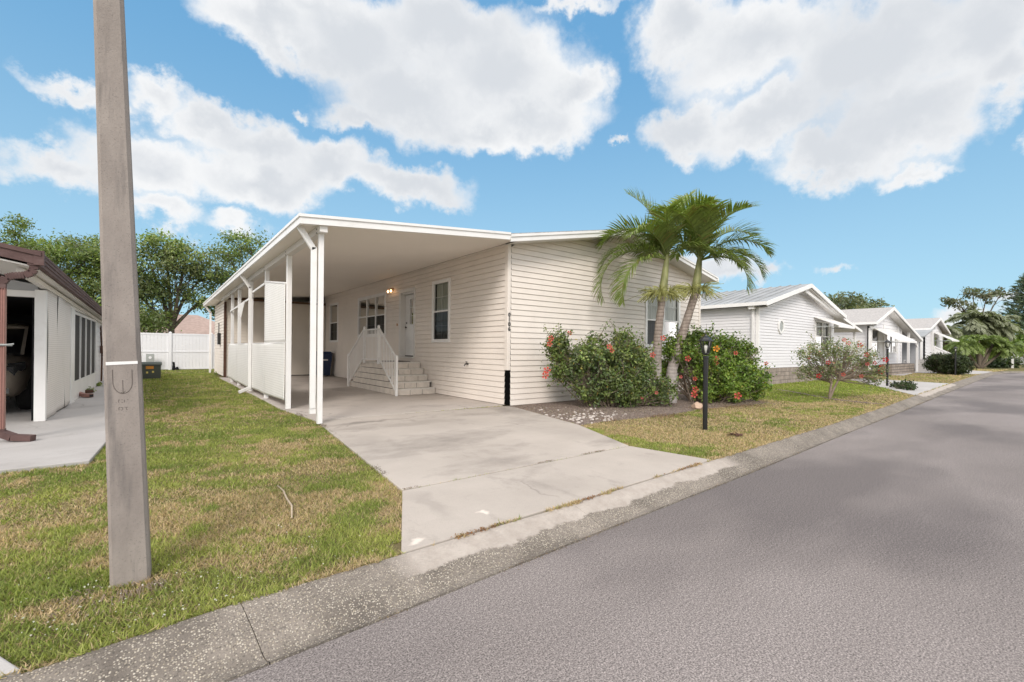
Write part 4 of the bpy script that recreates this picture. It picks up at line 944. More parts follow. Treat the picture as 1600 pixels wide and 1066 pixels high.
# --- second house
x0, x1, yf, yb, xp = 17.86, 25.8, 7.81, 24, 21.83
H2, sl, sr, zl, zr, wp, fA, fB = gable_house('mobile_home', 'white sided home with eight sided window and grey ribbed metal roof', x0, x1, yf, yb, xp, 3.0, 4.17, (17.6, 3.12), (26.2, 3.07), 7.4, .63, None)
mb = MB(); siding_mesh(mb, (x0, yf), (1, 0), (0, -1), .63, wp - .02, fA, fB, [(23.55-x0, 25.15-x0, 1.35, 2.65)], lap=.115); mb.build('front_wall', M['whitesiding'], H2)
mb = MB(); siding_mesh(mb, (x0, yf), (0, 1), (-1, 0), .63, zl, lambda z: .08, lambda z: 16, lap=.115); mb.build('side_wall', M['whitesiding'], H2)
mb = MB(); mb.box(x0-.02, x0+.08, yf-.02, yf+.08, .63, zl); mb.build('corner_trim', M['white'], H2)
mb = MB(); mb.box(x1-.08, x1+.02, yf-.02, yf+.08, .63, zr); mb.build('corner_trim', M['white'], H2)
mb = MB(); mb.box(x0+.12, x1-.1, yf+.14, yb, .05, 2.9); mb.build('core', M['darkroom'], H2)
bl, core = MB(), MB()
for k in range(4): block_course(bl, core, x0 - .01, x1 + .01, yf - .03, yf + 8, -.03 + k*.165, -.03 + (k+1)*.165, .42, .014, off=.2*(k % 2))
bl.build('brick_skirt', M['brick'], H2); core.build('mortar', M['joint'], H2)
gable_roof(H2, xp, 4.17, (17.6, 3.12), (26.2, 3.07), 7.4, 24.4, M['metalroof'], True, .17)
mb = MB()   # inner, lower rake running down to the carport edge
ix0, iz0, ix1, iz1 = 21.6, 3.92, 29.2, 2.44
k_ = (iz0 - iz1) / (ix1 - ix0)
mb.hexa([(ix0, 7.52, iz0-.13), (ix1, 7.52, iz1-.13), (ix1, 7.58, iz1-.13), (ix0, 7.58, iz0-.13), (ix0, 7.52, iz0), (ix1, 7.52, iz1), (ix1, 7.58, iz1), (ix0, 7.58, iz0)]); mb.build('lower_rake', M['white'], H2)
mb = MB(); a, b = 25.9, 29.15; za, zb = iz0-(a-ix0)*k_, iz0-(b-ix0)*k_
mb.hexa([(a, 7.58, za-.1), (b, 7.58, zb-.1), (b, 20, zb-.1), (a, 20, za-.1), (a, 7.58, za-.02), (b, 7.58, zb-.02), (b, 20, zb-.02), (a, 20, za-.02)]); mb.build('carport_roof', M['offwhite'], H2)
for y in (7.8, 11, 15): mb = MB(); mb.box(28.9, 29.0, y-.05, y+.05, 0, 2.36); mb.build('post', M['white'], H2)
mb = MB(); sf = [(17.75, 2.93), (xp, 3.98), (25.9, 2.96)]
for (a, za), (b, zb) in zip(sf, sf[1:]): mb.hexa([(a, 7.44, za-.02), (b, 7.44, zb-.02), (b, yf+.05, zb-.02), (a, yf+.05, za-.02), (a, 7.44, za), (b, 7.44, zb), (b, yf+.05, zb), (a, yf+.05, za)])
mb.build('soffit', M['offwhite'], H2)
# octagonal window
def octw(cx, cz_, y, r, parent):
    mb = MB(); k = 8; P8 = [(cx + q*math.cos(math.pi/8 + i*math.pi/4), cz_ + 1.15*q*math.sin(math.pi/8 + i*math.pi/4)) for q in (r, r*.72) for i in range(k)]
    for yy in (y - .045, y): mb.v += [(x, yy, z) for x, z in P8]
    for i in range(k):
        j = (i+1) % k; mb.f += [(i, j, k+j, k+i), (16+i, 16+k+i, 16+k+j, 16+j), (i, 16+i, 16+j, j), (k+i, k+j, 24+j, 24+i)]
    w = mb.build('window', M['white'], parent)
    mb = MB(); mb.v = [(x, y - .02, z) for x, z in P8[8:]]; mb.f = [tuple(range(8))]; mb.build('pane', M['greymetal'], w)
octw(19.79, 2.29, yf - .014, .27, H2)
window(H2, (x0, yf), (1, 0), (0, -1), 23.5-x0, 25.2-x0, 1.3, 2.7, 2, upper=(1, 1), lower=(1, 1), fw=.07)
awning(H2, 23.3, 25.4, yf - .02, 2.84, 6.85, 2.44)
mb = MB(); mb.box(25.25, 25.6, yf-.1, yf-.02, .7, 2.5); mb.build('porch_column', M['white'], H2)
mb = MB(); mb.box(x0-.28, x0-.1, yf+.05, yf+.25, zl-.12, zl+.02); mb.box(x0-.11, x0-.03, yf+.12, yf+.2, .1, zl-.12); mb.build('downspout', M['white'], H2)
# --- third house
x0, x1, yf, yb, xp = 31.45, 38.3, 7.8, 26, 34.5
H3, sl, sr, zl, zr, wp, fA, fB = gable_house('mobile_home', 'white panelled home behind the slanted metal window hood, grey shingle roof', x0, x1, yf, yb, xp, 3.0, 4.0, (31.0, 2.97), (41.8, 2.25), 7.35, .6, None)
mb = MB(); siding_mesh(mb, (x0, yf), (1, 0), (0, -1), .55, wp - .02, fA, fB, [(31.9-x0, 33.2-x0, 1.3, 2.6), (34.9-x0, 37.1-x0, 1.3, 2.7)], lap=.2); mb.build('front_wall', M['whitesiding'], H3)
mb = MB(); siding_mesh(mb, (x0, yf), (0, 1), (-1, 0), .1, zl, lambda z: .08, lambda z: 18, lap=.2); mb.build('side_wall', M['whitesiding'], H3)
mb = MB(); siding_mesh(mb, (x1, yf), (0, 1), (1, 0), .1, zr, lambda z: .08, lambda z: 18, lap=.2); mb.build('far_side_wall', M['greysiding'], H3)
mb = MB(); mb.box(x0+.12, x1-.1, yf+.14, yb, .05, 2.9); mb.build('core', M['darkroom'], H3)
gable_roof(H3, xp, 4.0, (31.0, 2.97), (41.8, 2.25), 7.35, 26, M['shinglel'], False, .18)
for (a, b) in (((31.1, 2.78), (xp, 3.8)), ((xp, 3.8), (41.7, 2.07))):
    mb = MB(); mb.hexa([(a[0], 7.4, a[1]-.02), (b[0], 7.4, b[1]-.02), (b[0], yf+.05, b[1]-.02), (a[0], yf+.05, a[1]-.02), (a[0], 7.4, a[1]), (b[0], 7.4, b[1]), (b[0], yf+.05, b[1]), (a[0], yf+.05, a[1])]); mb.build('soffit', M['offwhite'], H3)
window(H3, (x0, yf), (1, 0), (0, -1), 31.9-x0, 33.2-x0, 1.25, 2.62, 1, upper=(1, 1), lower=(1, 1), fw=.06, curt='darkroom')
window(H3, (x0, yf), (1, 0), (0, -1), 34.9-x0, 37.1-x0, 1.25, 2.72, 2, upper=(1, 1), lower=(1, 1), fw=.06, curt='darkroom')
for x in (34.2, 37.3, 38.2): MB().box(x, x+.1, yf-.05, yf-.018, .6, 2.95).build('trim_board', M['white'], H3)
awning(H3, 32.0, 36.0, yf - .03, 2.68, 6.6, 1.95)
bl, core = MB(), MB()
for k in range(4): block_course(bl, core, 33.4, 38.8, 7.2, 7.76, -.03 + k*.16, -.03 + (k+1)*.16, .42, .03, off=.2*(k % 2))
bl.build('brick_planter', M['brick'], H3); core.build('mortar', M['joint'], H3)
for (x, y) in ((39.2, 7.6), (41.6, 7.6), (41.6, 11), (41.6, 15)): mb = MB(); mb.box(x-.06, x+.06, y-.06, y+.06, 0, 2.75 - (x-39)*.2); mb.build('post', M['white'], H3)
mb = MB(); mb.bar((40.6, 7.6, 2.25), (41.6, 7.6, 1.7), .07, .07); mb.box(39.2, 41.6, 7.56, 7.64, 2.18, 2.26); mb.build('brace', M['white'], H3)
mb = MB(); mb.box(38.4, 41.5, 12, 12.1, 0, 2.3); mb.build('rear_wall', M['greysiding'], H3)
MB().box(38.9, 39.9, 11.9, 12, 1.2, 2.1).build('window', M['darkroom'], H3); MB().box(40.5, 41.3, 11.9, 12, .1, 2.0).build('door', M['darkroom'], H3)
mb = MB(); mb.box(31.1, 31.22, 7.5, 7.62, 2.6, 2.85); mb.box(31.2, 31.3, 7.66, 7.76, .1, 2.65); mb.build('downspout', M['white'], H3)
# --- fourth house
x0, x1, yf, yb, xp = 45.6, 52.2, 7.9, 26, 48.8
H4, sl, sr, zl, zr, wp, fA, fB = gable_house('mobile_home', 'far white home with access ramp and metal hood behind the clipped hedge', x0, x1, yf, yb, xp, 3.0, 4.1, (45.3, 3.15), (52.7, 3.0), 7.5, .6, None)
mb = MB(); siding_mesh(mb, (x0, yf), (1, 0), (0, -1), .3, wp - .02, fA, fB, [(47.9-x0, 49.9-x0, 1.2, 2.6)], lap=.25); mb.build('front_wall', M['whitesiding'], H4)
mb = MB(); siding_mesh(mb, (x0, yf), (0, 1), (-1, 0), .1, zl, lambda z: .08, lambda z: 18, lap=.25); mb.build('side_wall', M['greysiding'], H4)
mb = MB(); mb.box(x0+.12, x1-.1, yf+.14, yb, .05, 2.9); mb.build('core', M['darkroom'], H4)
gable_roof(H4, xp, 4.1, (45.3, 3.15), (52.7, 3.0), 7.5, 26, M['shinglel'], False, .16)
window(H4, (x0, yf), (1, 0), (0, -1), 47.9-x0, 49.9-x0, 1.15, 2.62, 2, upper=(1, 1), lower=(1, 1), fw=.06, curt='darkroom')
mb = MB(); mb.box(48.55, 49.0, yf-.05, yf-.02, 3.2, 3.7); mb.build('vent', M['greymetal'], H4)
awning(H4, 47.6, 50.6, yf - .03, 2.95, 6.7, 2.3)
mb = MB(); mb.hexa([(42.7, 7.4, 2.42), (45.5, 7.4, 3.0), (45.5, 18, 3.0), (42.7, 18, 2.42), (42.7, 7.4, 2.5), (45.5, 7.4, 3.1), (45.5, 18, 3.1), (42.7, 18, 2.5)]); mb.build('porch_roof', M['metalroof'], H4)
for (x, y) in ((42.9, 7.6), (45.2, 7.4), (42.9, 12)): mb = MB(); mb.box(x-.06, x+.06, y-.06, y+.06, 0, 2.5 + (x-42.9)*.2); mb.build('post', M['white'], H4)
mb = MB(); mb.box(43.0, 45.5, 12, 12.1, 0, 2.5); mb.build('porch_wall', M['greysiding'], H4)
mb = MB(); mb.bar((41.6, 6.7, 1.72), (50.8, 6.7, .92), .08, .09); mb.bar((41.6, 6.7, 1.0), (50.8, 6.7, .2), .06, .08)
for k in range(30): t = k/29; mb.box(41.6 + 9.2*t - .03, 41.6 + 9.2*t + .03, 6.67, 6.73, .8 - .75*t, 1.72 - .8*t)
mb.build('ramp_railing', M['white'], H4)
mb = MB(); mb.hexa([(41.6, 6.75, 0), (50.8, 6.75, 0), (50.8, 7.7, 0), (41.6, 7.7, 0), (41.6, 6.75, .85), (50.8, 6.75, .06), (50.8, 7.7, .06), (41.6, 7.7, .85)]); mb.build('ramp', M['concrete3'], H4)
# decorative blocks under H3 carport
for k, (x, y) in enumerate(((39.7, 8.4), (42.4, 8.4))):
    mb = MB(); mb.box(x-.18, x+.18, y, y+.04, .05, .78)
    t = thing('screen_block_stack', (x, y, 0), ['low white stack of pierced blocks left of the third home porch post', 'low white stack of pierced blocks right of the third home porch post'][k], 'blocks', 'pierced blocks by the porch')
    mb.build('blocks', M['white'], t); mb = MB()
    for z in (.13, .36, .59): mb.box(x-.09, x+.09, y-.01, y+.0, z, z+.14)
    mb.build('holes', M['black'], t)
# far white wall, post with sign beyond the bend
FW = thing('far_wall', (92, 5, 0), 'white boundary wall beyond the bend of the road', 'wall')
mb = MB(); mb.box(78, 98, 5.6, 5.8, -.03, 1.95); mb.build('panel', M['fence'], FW); mb = MB(); mb.box(77.9, 98.1, 5.5, 5.9, 1.951, 2.05); mb.build('coping', M['greysiding'], FW)
SP = thing('signpost', (62.7, 4.71, 0), 'white post with a small flat top beyond the far bend', 'post')
mb = MB(); mb.box(62.62, 62.78, 4.63, 4.79, -.03, 2.1); mb.build('post', M['white'], SP); mb = MB(); mb.box(62.5, 62.9, 4.5, 4.9, 2.1, 2.2); mb.build('cap', M['white'], SP)

# ================================================================ lamp posts
def lamp(loc, label, s=1.0, h=1.16, lit=False):
    t = thing('garden_lamp_post', loc, label, 'lamp post', 'black garden lamp posts along the kerb')
    mb = MB(); mb.lathe((0, 0, -.04), [(.038, 0), (.038, h), (.045, h+.005), (.045, h+.04), (.032, h+.05)], 14); mb.build('post', M['black'], t, world=False, smooth=False)
    mb = MB(); z = h + .02
    mb.lathe((0, 0, z), [(.03, 0), (.045, .02), (.045, .035)], 6); r0, r1, za, zb = .05, .088, z + .035, z + .225
    for k in range(6):
        g = k * math.pi/3; mb.bar((r0*math.cos(g), r0*math.sin(g), za), (r1*math.cos(g), r1*math.sin(g), zb), .013, .013)
    mb.lathe((0, 0, zb), [(.118, 0), (.118, .014), (.09, .03), (.075, .055), (.045, .075), (.02, .085), (.014, .10), (.018, .108), (.004, .12)], 6)
    c = mb.build('cage', M['black'], t, world=False)
    mb = MB(); mb.lathe((0, 0, za), [(r0-.006, 0), (r1-.008, zb-za-.002)], 6, cap=False); mb.build('glass', M['frost'], c, world=False)
    mb = MB(); mb.lathe((0, 0, za), [(.012, 0), (.015, .04), (.03, .07), (.03, .11), (.012, .135)], 10); mb.build('bulb', M['bulb_off'], c, world=False, smooth=True)
    return t
lamp((7.01, 3.88, 0), 'near black lamp post on the tan lawn in front of the red flowered hedge bushes', h=1.17)
lamp((22.1, 4.9, 0), 'black lamp post between the sparse flowering tree and the second driveway', h=1.42)
lamp((37.4, 5.1, 0), 'far black lamp post in front of the clipped box hedge', h=1.34)

# ================================================================ vegetation
rng = np.random.default_rng(11)
def unit(v): return v / (np.linalg.norm(v, axis=-1, keepdims=True) + 1e-9)
def leaf_quads(C, size, tint, up=.6, aspect=.5, jit=.35, bias=None, out=None):
    """rhombus leaves at the points C; size scalar; tint (n,3)"""
    n = len(C); nr = unit(rng.normal(size=(n, 3)) + np.array([0, 0, up]) + (out * .8 if out is not None else 0))
    a = unit(np.cross(nr, rng.normal(size=(n, 3)))); b = np.cross(nr, a)
    s = size * (1 + jit * rng.uniform(-1, 1, (n, 1)))
    if bias is not None: a = unit(a + bias)
    V = np.stack([C - a*s*.5, C + b*s*aspect*.5 + nr*s*.08, C + a*s*.5, C - b*s*aspect*.5 + nr*s*.08], 1).reshape(-1, 3)
    F = np.arange(4*n).reshape(-1, 4)
    return V, F, np.repeat(tint, 4, 0)
def tints(n, base, var=.25, hue=.12, alt=None, altp=.1):
    b = np.tile(np.array(base), (n, 1)); k = 1 + var * rng.uniform(-1, 1, (n, 1)); h = 1 + hue * rng.uniform(-1, 1, (n, 3)); c = b * k * h
    if alt is not None: m = rng.random(n) < altp; c[m] = np.array(alt) * (1 + .25 * rng.uniform(-1, 1, (m.sum(), 1)))
    return np.clip(c, 0.002, 1)
def bez(p, q, bend, k=6):
    p, q = np.array(p, float), np.array(q, float); m = (p + q)/2 + np.array(bend)
    t = np.linspace(0, 1, k)[:, None]; return (1-t)**2*p + 2*t*(1-t)*m + t**2*q
def tree(name, label, cat, base, lobes, leaf=.16, nclump=30, perclump=60, cr=.45, trunk=.2, fork=.3, greens=((.055, .085, .022), (.09, .13, .035), (.035, .06, .018)), group=None, bark='bark', twigs=True, alt=None, altp=0, aspect=.5, lean=(0, 0), flat=.7):
    t = thing(name, base, label, cat, group)
    base = np.array(base, float); L_ = [(np.array(c, float), np.array(r if hasattr(r, '__len__') else (r, r, r*flat), float), w) for c, r, w in lobes]
    cen = np.mean([c for c, _, _ in L_], 0); zt = min(c[2] - r[2] for c, r, _ in L_)
    fk = np.array([base[0]*(1-fork) + cen[0]*fork + lean[0], base[1]*(1-fork) + cen[1]*fork + lean[1], base[2] + (cen[2] - base[2]) * .42])
    tm = MB(); pts = bez(base - [0, 0, .1], fk, (lean[0]*.3, lean[1]*.3, 0), 6); tm.tube([tuple(p) for p in pts], list(np.linspace(trunk, trunk*.62, 6)), 9)
    CC = []; TT = []; OO = []
    for c, r, w in L_:
        dirn = c - fk; mid = bez(fk, c, (rng.normal()*.1*np.linalg.norm(dirn), rng.normal()*.1*np.linalg.norm(dirn), .12*np.linalg.norm(dirn)), 6)
        tm.tube([tuple(p) for p in mid], list(np.linspace(trunk*.5, trunk*.14, 6)), 6, cap=False)
        n = max(3, int(nclump * w)); g = greens[rng.integers(len(greens))]
        for i in range(n):
            d = unit(rng.normal(size=3)); rr = rng.uniform(.35, 1.0) ** .6; p = c + d * r * rr
            if twigs and (i % 2 == 0):
                q = mid[rng.integers(2, 6)]; tm.tube([tuple(x) for x in bez(q, p, rng.normal(size=3)*.08, 4)], [trunk*.13, trunk*.09, trunk*.06, trunk*.03], 4, cap=False)
            k = int(perclump * rng.uniform(.5, 1.4)); pp = p + rng.normal(size=(k, 3)) * cr * np.array([.5, .5, .32]) * rng.uniform(.7, 1.3)
            CC.append(pp); br = rng.uniform(.72, 1.25); gg = greens[rng.integers(len(greens))] if rng.random() < .4 else g
            TT.append(tints(k, gg, .22, .10, alt, altp) * br); OO.append(np.tile(d, (k, 1)))
    C = np.concatenate(CC); V, F, T = leaf_quads(C, leaf, np.concatenate(TT), aspect=aspect, out=np.concatenate(OO))
    tm.build('trunk', M[bark], t, smooth=True); npmesh('crown', V, F, M['leaf'], t, cols=T); return t
oak = dict(greens=((.17, .225, .06), (.22, .28, .08), (.11, .145, .045), (.17, .20, .08)), leaf=.18, cr=.62)
OAKDONE = 1
tree('oak_tree', 'broad green oak left of the middle rising behind the white fence', 'tree', (.75, 37, 0), [((-.3, 37, 6.3), (1.9, 1.8, 1.3), 1), ((1.4, 36.5, 7.0), (1.6, 1.6, 1.1), 1), ((.3, 37, 7.7), (1.4, 1.3, .6), .7), ((2.7, 37, 6.2), (1.3, 1.4, 1.0), .7), ((-1.2, 37.5, 4.9), (1.5, 1.5, 1.0), .8), ((2.6, 37.4, 4.6), (1.4, 1.4, .9), .55), ((.6, 37, 4.7), (1.6, 1.4, .8), .6), ((-.8, 36.6, 3.2), (1.6, 1.3, .8), .8)], nclump=50, perclump=62, trunk=.27, fork=.15, **oak)
tree('oak_tree', 'sparse open crowned oak with dark bare limbs beside the long carport roof', 'tree', (4.6, 38, 0), [((5.2, 38, 8.9), (1.5, 1.4, .7), .6), ((3.9, 38, 7.9), (1.1, 1.2, .7), .5), ((6.4, 38, 7.3), (1.5, 1.4, 1.0), .9), ((4.6, 38, 6.0), (1.3, 1.3, .9), .9), ((6.6, 38, 5.2), (1.6, 1.4, 1.1), 1), ((4.2, 37.6, 3.9), (1.3, 1.2, .9), 1), ((5.8, 37.6, 3.2), (1.4, 1.2, .8), .9)], nclump=40, perclump=60, trunk=.2, fork=.2, **oak)
tree('oak_tree', 'dark leafy oak standing behind the neighbouring brown guttered house', 'tree', (-5.0, 39, 0), [((-5.6, 39, 6.3), (1.9, 1.8, 1.2), 1), ((-3.6, 39, 6.5), (1.7, 1.7, 1.1), 1), ((-4.6, 39, 4.5), (2.2, 1.7, 1.4), 1.1), ((-2.5, 38.6, 4.4), (1.5, 1.5, 1.4), 1), ((-2.6, 39, 6.4), (1.2, 1.3, .9), .7), ((-6.8, 39, 4.6), (1.5, 1.5, 1.2), .8), ((-3.2, 38.6, 2.9), (1.7, 1.3, .8), .9)], nclump=48, perclump=66, trunk=.25, fork=.15, **oak)
tree('oak_tree', 'thin wispy topped tree at the far left above the neighbouring roof', 'tree', (-7.6, 44, 0), [((-7.6, 44, 9.0), (1.0, 1.0, .8), .5), ((-8.6, 44, 7.6), (1.4, 1.4, 1.0), .9), ((-6.6, 44, 7.5), (1.3, 1.3, .9), .8), ((-5.0, 44, 8.2), (1.3, 1.2, .6), .45), ((-3.4, 44, 8.4), (1.1, 1.2, .5), .4), ((-7.6, 44, 5.5), (2.0, 1.6, 1.5), 1)], nclump=36, perclump=55, trunk=.2, fork=.15, **oak)
tree('oak_tree', 'low bushy green tree filling the gap just above the white fence', 'tree', (-1.9, 34.2, 0), [((-2.2, 34.2, 2.9), (1.6, 1.1, .8), 1), ((-.6, 34.2, 2.5), (1.3, 1.0, .55), .8), ((-3.8, 34.2, 2.8), (1.4, 1.1, .8), 1)], nclump=40, perclump=60, trunk=.12, fork=.1, **oak)
# trees beyond the second and third houses
far = dict(greens=((.16, .19, .10), (.20, .22, .12), (.12, .14, .08)), leaf=.55, cr=1.4)
tree('oak_tree', 'round topped tree showing over the ridge between the second and third homes', 'tree', (101, 30, 0), [((99.5, 30, 10.0), (4.5, 4, 2.4), 1), ((105, 30, 9.6), (4, 4, 2.4), 1), ((113, 30, 10.2), (5, 4, 2.6), 1), ((120, 30, 9.4), (4, 4, 2.0), .8), ((107, 30, 7), (10, 4, 3), 1.5)], nclump=36, perclump=40, trunk=.5, fork=.4, **far)

# ---------------------------------------------------------------- bushes with flowers
def flower_mesh(name, base, centre, r=.062):
    V = []; F = []; T = []
    for k in range(5):
        g = 2*math.pi*k/5; b0 = len(V)
        for (rr, da, z) in ((.008, 0, 0), (r*.6, -.42, .016), (r, -.38, .026), (r*1.06, 0, .018), (r, .38, .026), (r*.6, .42, .016)):
            V.append((rr*math.cos(g+da), rr*math.sin(g+da), z)); T.append(centre if rr < .02 else tuple(x * random.uniform(.85, 1.15) for x in base))
        F += [(b0, b0+1, b0+2, b0+3), (b0, b0+3, b0+4, b0+5)]
    b0 = len(V)
    for z in (0, .05):
        for k in range(4): V.append((.005*math.cos(k*math.pi/2), .005*math.sin(k*math.pi/2), z)); T.append((.75, .45, .12))
    for k in range(4): F.append((b0+k, b0+(k+1) % 4, b0+4+(k+1) % 4, b0+4+k))
    me = bpy.data.meshes.new(name); me.from_pydata(V, [], F); ca = me.color_attributes.new('tint', 'FLOAT_COLOR', 'POINT')
    for i, c in enumerate(T): ca.data[i].color = (*[min(1, x) for x in c], 1)
    me.materials.append(M['petal']); return me
FLM = [flower_mesh('coral_flower', (.72, .16, .13), (.35, .02, .03)), flower_mesh('red_flower', (.62, .035, .05), (.3, .01, .02)), flower_mesh('yellow_flower', (.85, .42, .06), (.6, .1, .05)), flower_mesh('pink_flower', (.70, .17, .19), (.3, .02, .04))]
CAMP = np.array([0, 0, 1.25])
def bush(name, label, base, lobes, leaf, nclump, per, cr, greens, flowers, nstem=26, stemr=.014, group=None, alt=None, altp=0, spread=.35, extra=0, outtwigs=30, cat='bush', fork=None):
    t = thing(name, base, label, cat, group); base = np.array(base, float); sm_ = MB(); CC = []; TT = []; OO = []
    if fork:
        for f_, rr_ in fork: sm_.tube([tuple(x) for x in bez(base + [0, 0, -.05], f_, (.0, .0, .04), 6)], list(np.linspace(rr_, rr_*.7, 6)), 7)
    for c, r, w in lobes:
        c = np.array(c, float); r = np.array(r if hasattr(r, '__len__') else (r, r, r*.85), float); n = int(nclump * w); lb = rng.uniform(.85, 1.15)
        for i in range(n):
            d = unit(rng.normal(size=3)); p = c + d * r * rng.uniform(.45, 1.0); p[2] = max(p[2], .06)
            k = int(per * rng.uniform(.5, 1.5)); pp = p + rng.normal(size=(k, 3)) * cr * rng.uniform(.5, 1.2); pp[:, 2] = np.maximum(pp[:, 2], .02)
            g = greens[rng.integers(len(greens))]; CC.append(pp); TT.append(tints(k, g, .25, .1, alt, altp) * rng.uniform(.75, 1.25) * lb); OO.append(np.tile(d, (k, 1)))
            if i % 3 == 0:
                s0 = np.array([base[0] + (c[0]-base[0])*spread + rng.normal()*.08, base[1] + (c[1]-base[1])*spread + rng.normal()*.08, -.03])
                if fork: s0 = np.array(min((f_ for f_, _ in fork), key=lambda q_: np.linalg.norm(np.array(q_) - c)), float) + rng.normal(size=3)*.012
                q = bez(s0, p, (rng.normal()*.08, rng.normal()*.08, rng.uniform(-.1, .12)), 6); sm_.tube([tuple(x) for x in q], list(np.linspace(stemr, stemr*.28, 6)), 5, cap=False)
                e = p + d * .05; sm_.tube([tuple(q[3]), tuple((q[3]+e)/2 + rng.normal(size=3)*.06), tuple(e + rng.normal(size=3)*.08)], [stemr*.45, stemr*.35, stemr*.2], 4, cap=False)
    for i in range(outtwigs):
        c, r, w = lobes[rng.integers(len(lobes))]; c = np.array(c, float); r0 = r if not hasattr(r, '__len__') else max(r)
        d = unit(rng.normal(size=3) + np.array([-.25, -.3, .45])); p = c + d * r0 * 1.0; e = p + d * rng.uniform(.08, .3) + [0, 0, .05]
        sm_.tube([tuple(c + d*r0*.4), tuple(p), tuple(e)], [stemr*.5, stemr*.4, stemr*.22], 4, cap=False); k = int(rng.integers(5, 14))
        s = rng.random((k, 1)); CC.append(p + (e - p) * s + rng.normal(size=(k, 3))*.03); TT.append(tints(k, greens[0], .3, .1)); OO.append(np.tile(d, (k, 1)))
    V, F, T = leaf_quads(np.concatenate(CC), leaf, np.concatenate(TT), aspect=.6, out=np.concatenate(OO))
    sm_.build('stems', M['twig'], t, smooth=True); npmesh('foliage', V, F, M['leaf'], t, cols=T)
    for (x, y, z, k, s) in flowers:
        o = bpy.data.objects.new('flower', FLM[k]); COL.objects.link(o); o.parent = t; o.location = (x - base[0], y - base[1], z - base[2])
        d = Vector((CAMP[0]-x + random.uniform(-4, 4), CAMP[1]-y + random.uniform(-2, 2), random.uniform(-.5, 3))); o.rotation_euler = d.to_track_quat('Z', 'Y').to_euler(); o.scale = (s, s, s)
    return t
HG = ((.15, .20, .055), (.10, .14, .05), (.20, .25, .075), (.12, .155, .07))
HG2 = ((.12, .19, .03), (.17, .25, .04), (.08, .13, .022), (.20, .27, .05))
bush('hibiscus_bush', 'left sprawling flowering shrub with bare twigs beside the gravel and the cream wall', (8.2, 6.9, 0),
     [((6.95, 7.25, 1.30), (.28, .25, .32), .7), ((7.1, 7.2, .80), (.35, .3, .30), .65), ((7.45, 7.1, 1.05), .42, .8), ((7.9, 6.9, .95), .45, .9), ((7.7, 6.9, .45), (.45, .4, .38), .9), ((8.45, 6.75, 1.0), .48, 1), ((8.5, 6.7, 1.45), (.3, .3, .25), .5),
      ((8.3, 6.45, .45), (.55, .4, .42), 1.1), ((8.8, 6.45, .6), (.45, .4, .5), 1.1), ((8.95, 6.7, 1.1), .40, .85), ((9.15, 6.15, .33), (.40, .35, .32), .7), ((8.0, 7.2, 1.3), (.5, .3, .3), .5)],
     .066, 84, 27, .08, HG, [(6.63, 7.15, 1.50, 0, 1), (6.55, 7.1, 1.38, 0, .9), (7.05, 7.0, 1.62, 0, .9), (6.48, 7.1, .82, 0, 1.2), (6.42, 7.1, .72, 0, 1.2), (7.75, 6.5, 1.33, 0, 1), (7.85, 6.5, 1.25, 0, .8), (8.9, 6.2, 1.16, 0, 1), (9.15, 6.1, 1.55, 0, 1), (8.7, 5.95, .33, 3, .6), (8.25, 6.0, .24, 3, .5), (9.25, 5.7, .68, 3, .6)],
     outtwigs=60, stemr=.016, alt=(.30, .24, .06), altp=.02)
bush('hibiscus_bush', 'right dense rounded flowering shrub behind the near black lamp post', (11.0, 6.0, 0),
     [((10.45, 6.75, .75), .42, .8), ((10.25, 6.4, 1.30), .42, .9), ((10.9, 6.3, 1.45), (.5, .4, .38), 1), ((10.8, 5.9, .9), .6, 1.3), ((11.5, 6.0, 1.35), (.5, .4, .42), 1.1), ((11.7, 5.7, .8), .58, 1.3), ((12.15, 5.75, 1.15), (.4, .4, .42), .8), ((10.75, 5.85, .42), (.42, .4, .38), .9), ((11.2, 5.45, .45), (.55, .4, .42), 1.1), ((12.1, 5.4, .5), (.45, .4, .45), 1)],
     .068, 88, 30, .08, HG2, [(9.95, 5.95, 1.08, 0, 1.1), (10.55, 5.6, 1.07, 0, 1.2), (10.6, 5.6, 1.32, 2, 1.2), (10.6, 5.6, .97, 0, .8), (11.15, 5.4, 1.22, 0, .8), (9.95, 5.75, .36, 0, 1.1), (9.9, 5.75, .24, 0, 1.2), (10.75, 5.15, .22, 0, 1.3), (12.35, 5.2, .96, 0, .8), (10.1, 5.85, .6, 0, .8)],
     outtwigs=40, stemr=.014, alt=(.32, .30, .05), altp=.02)
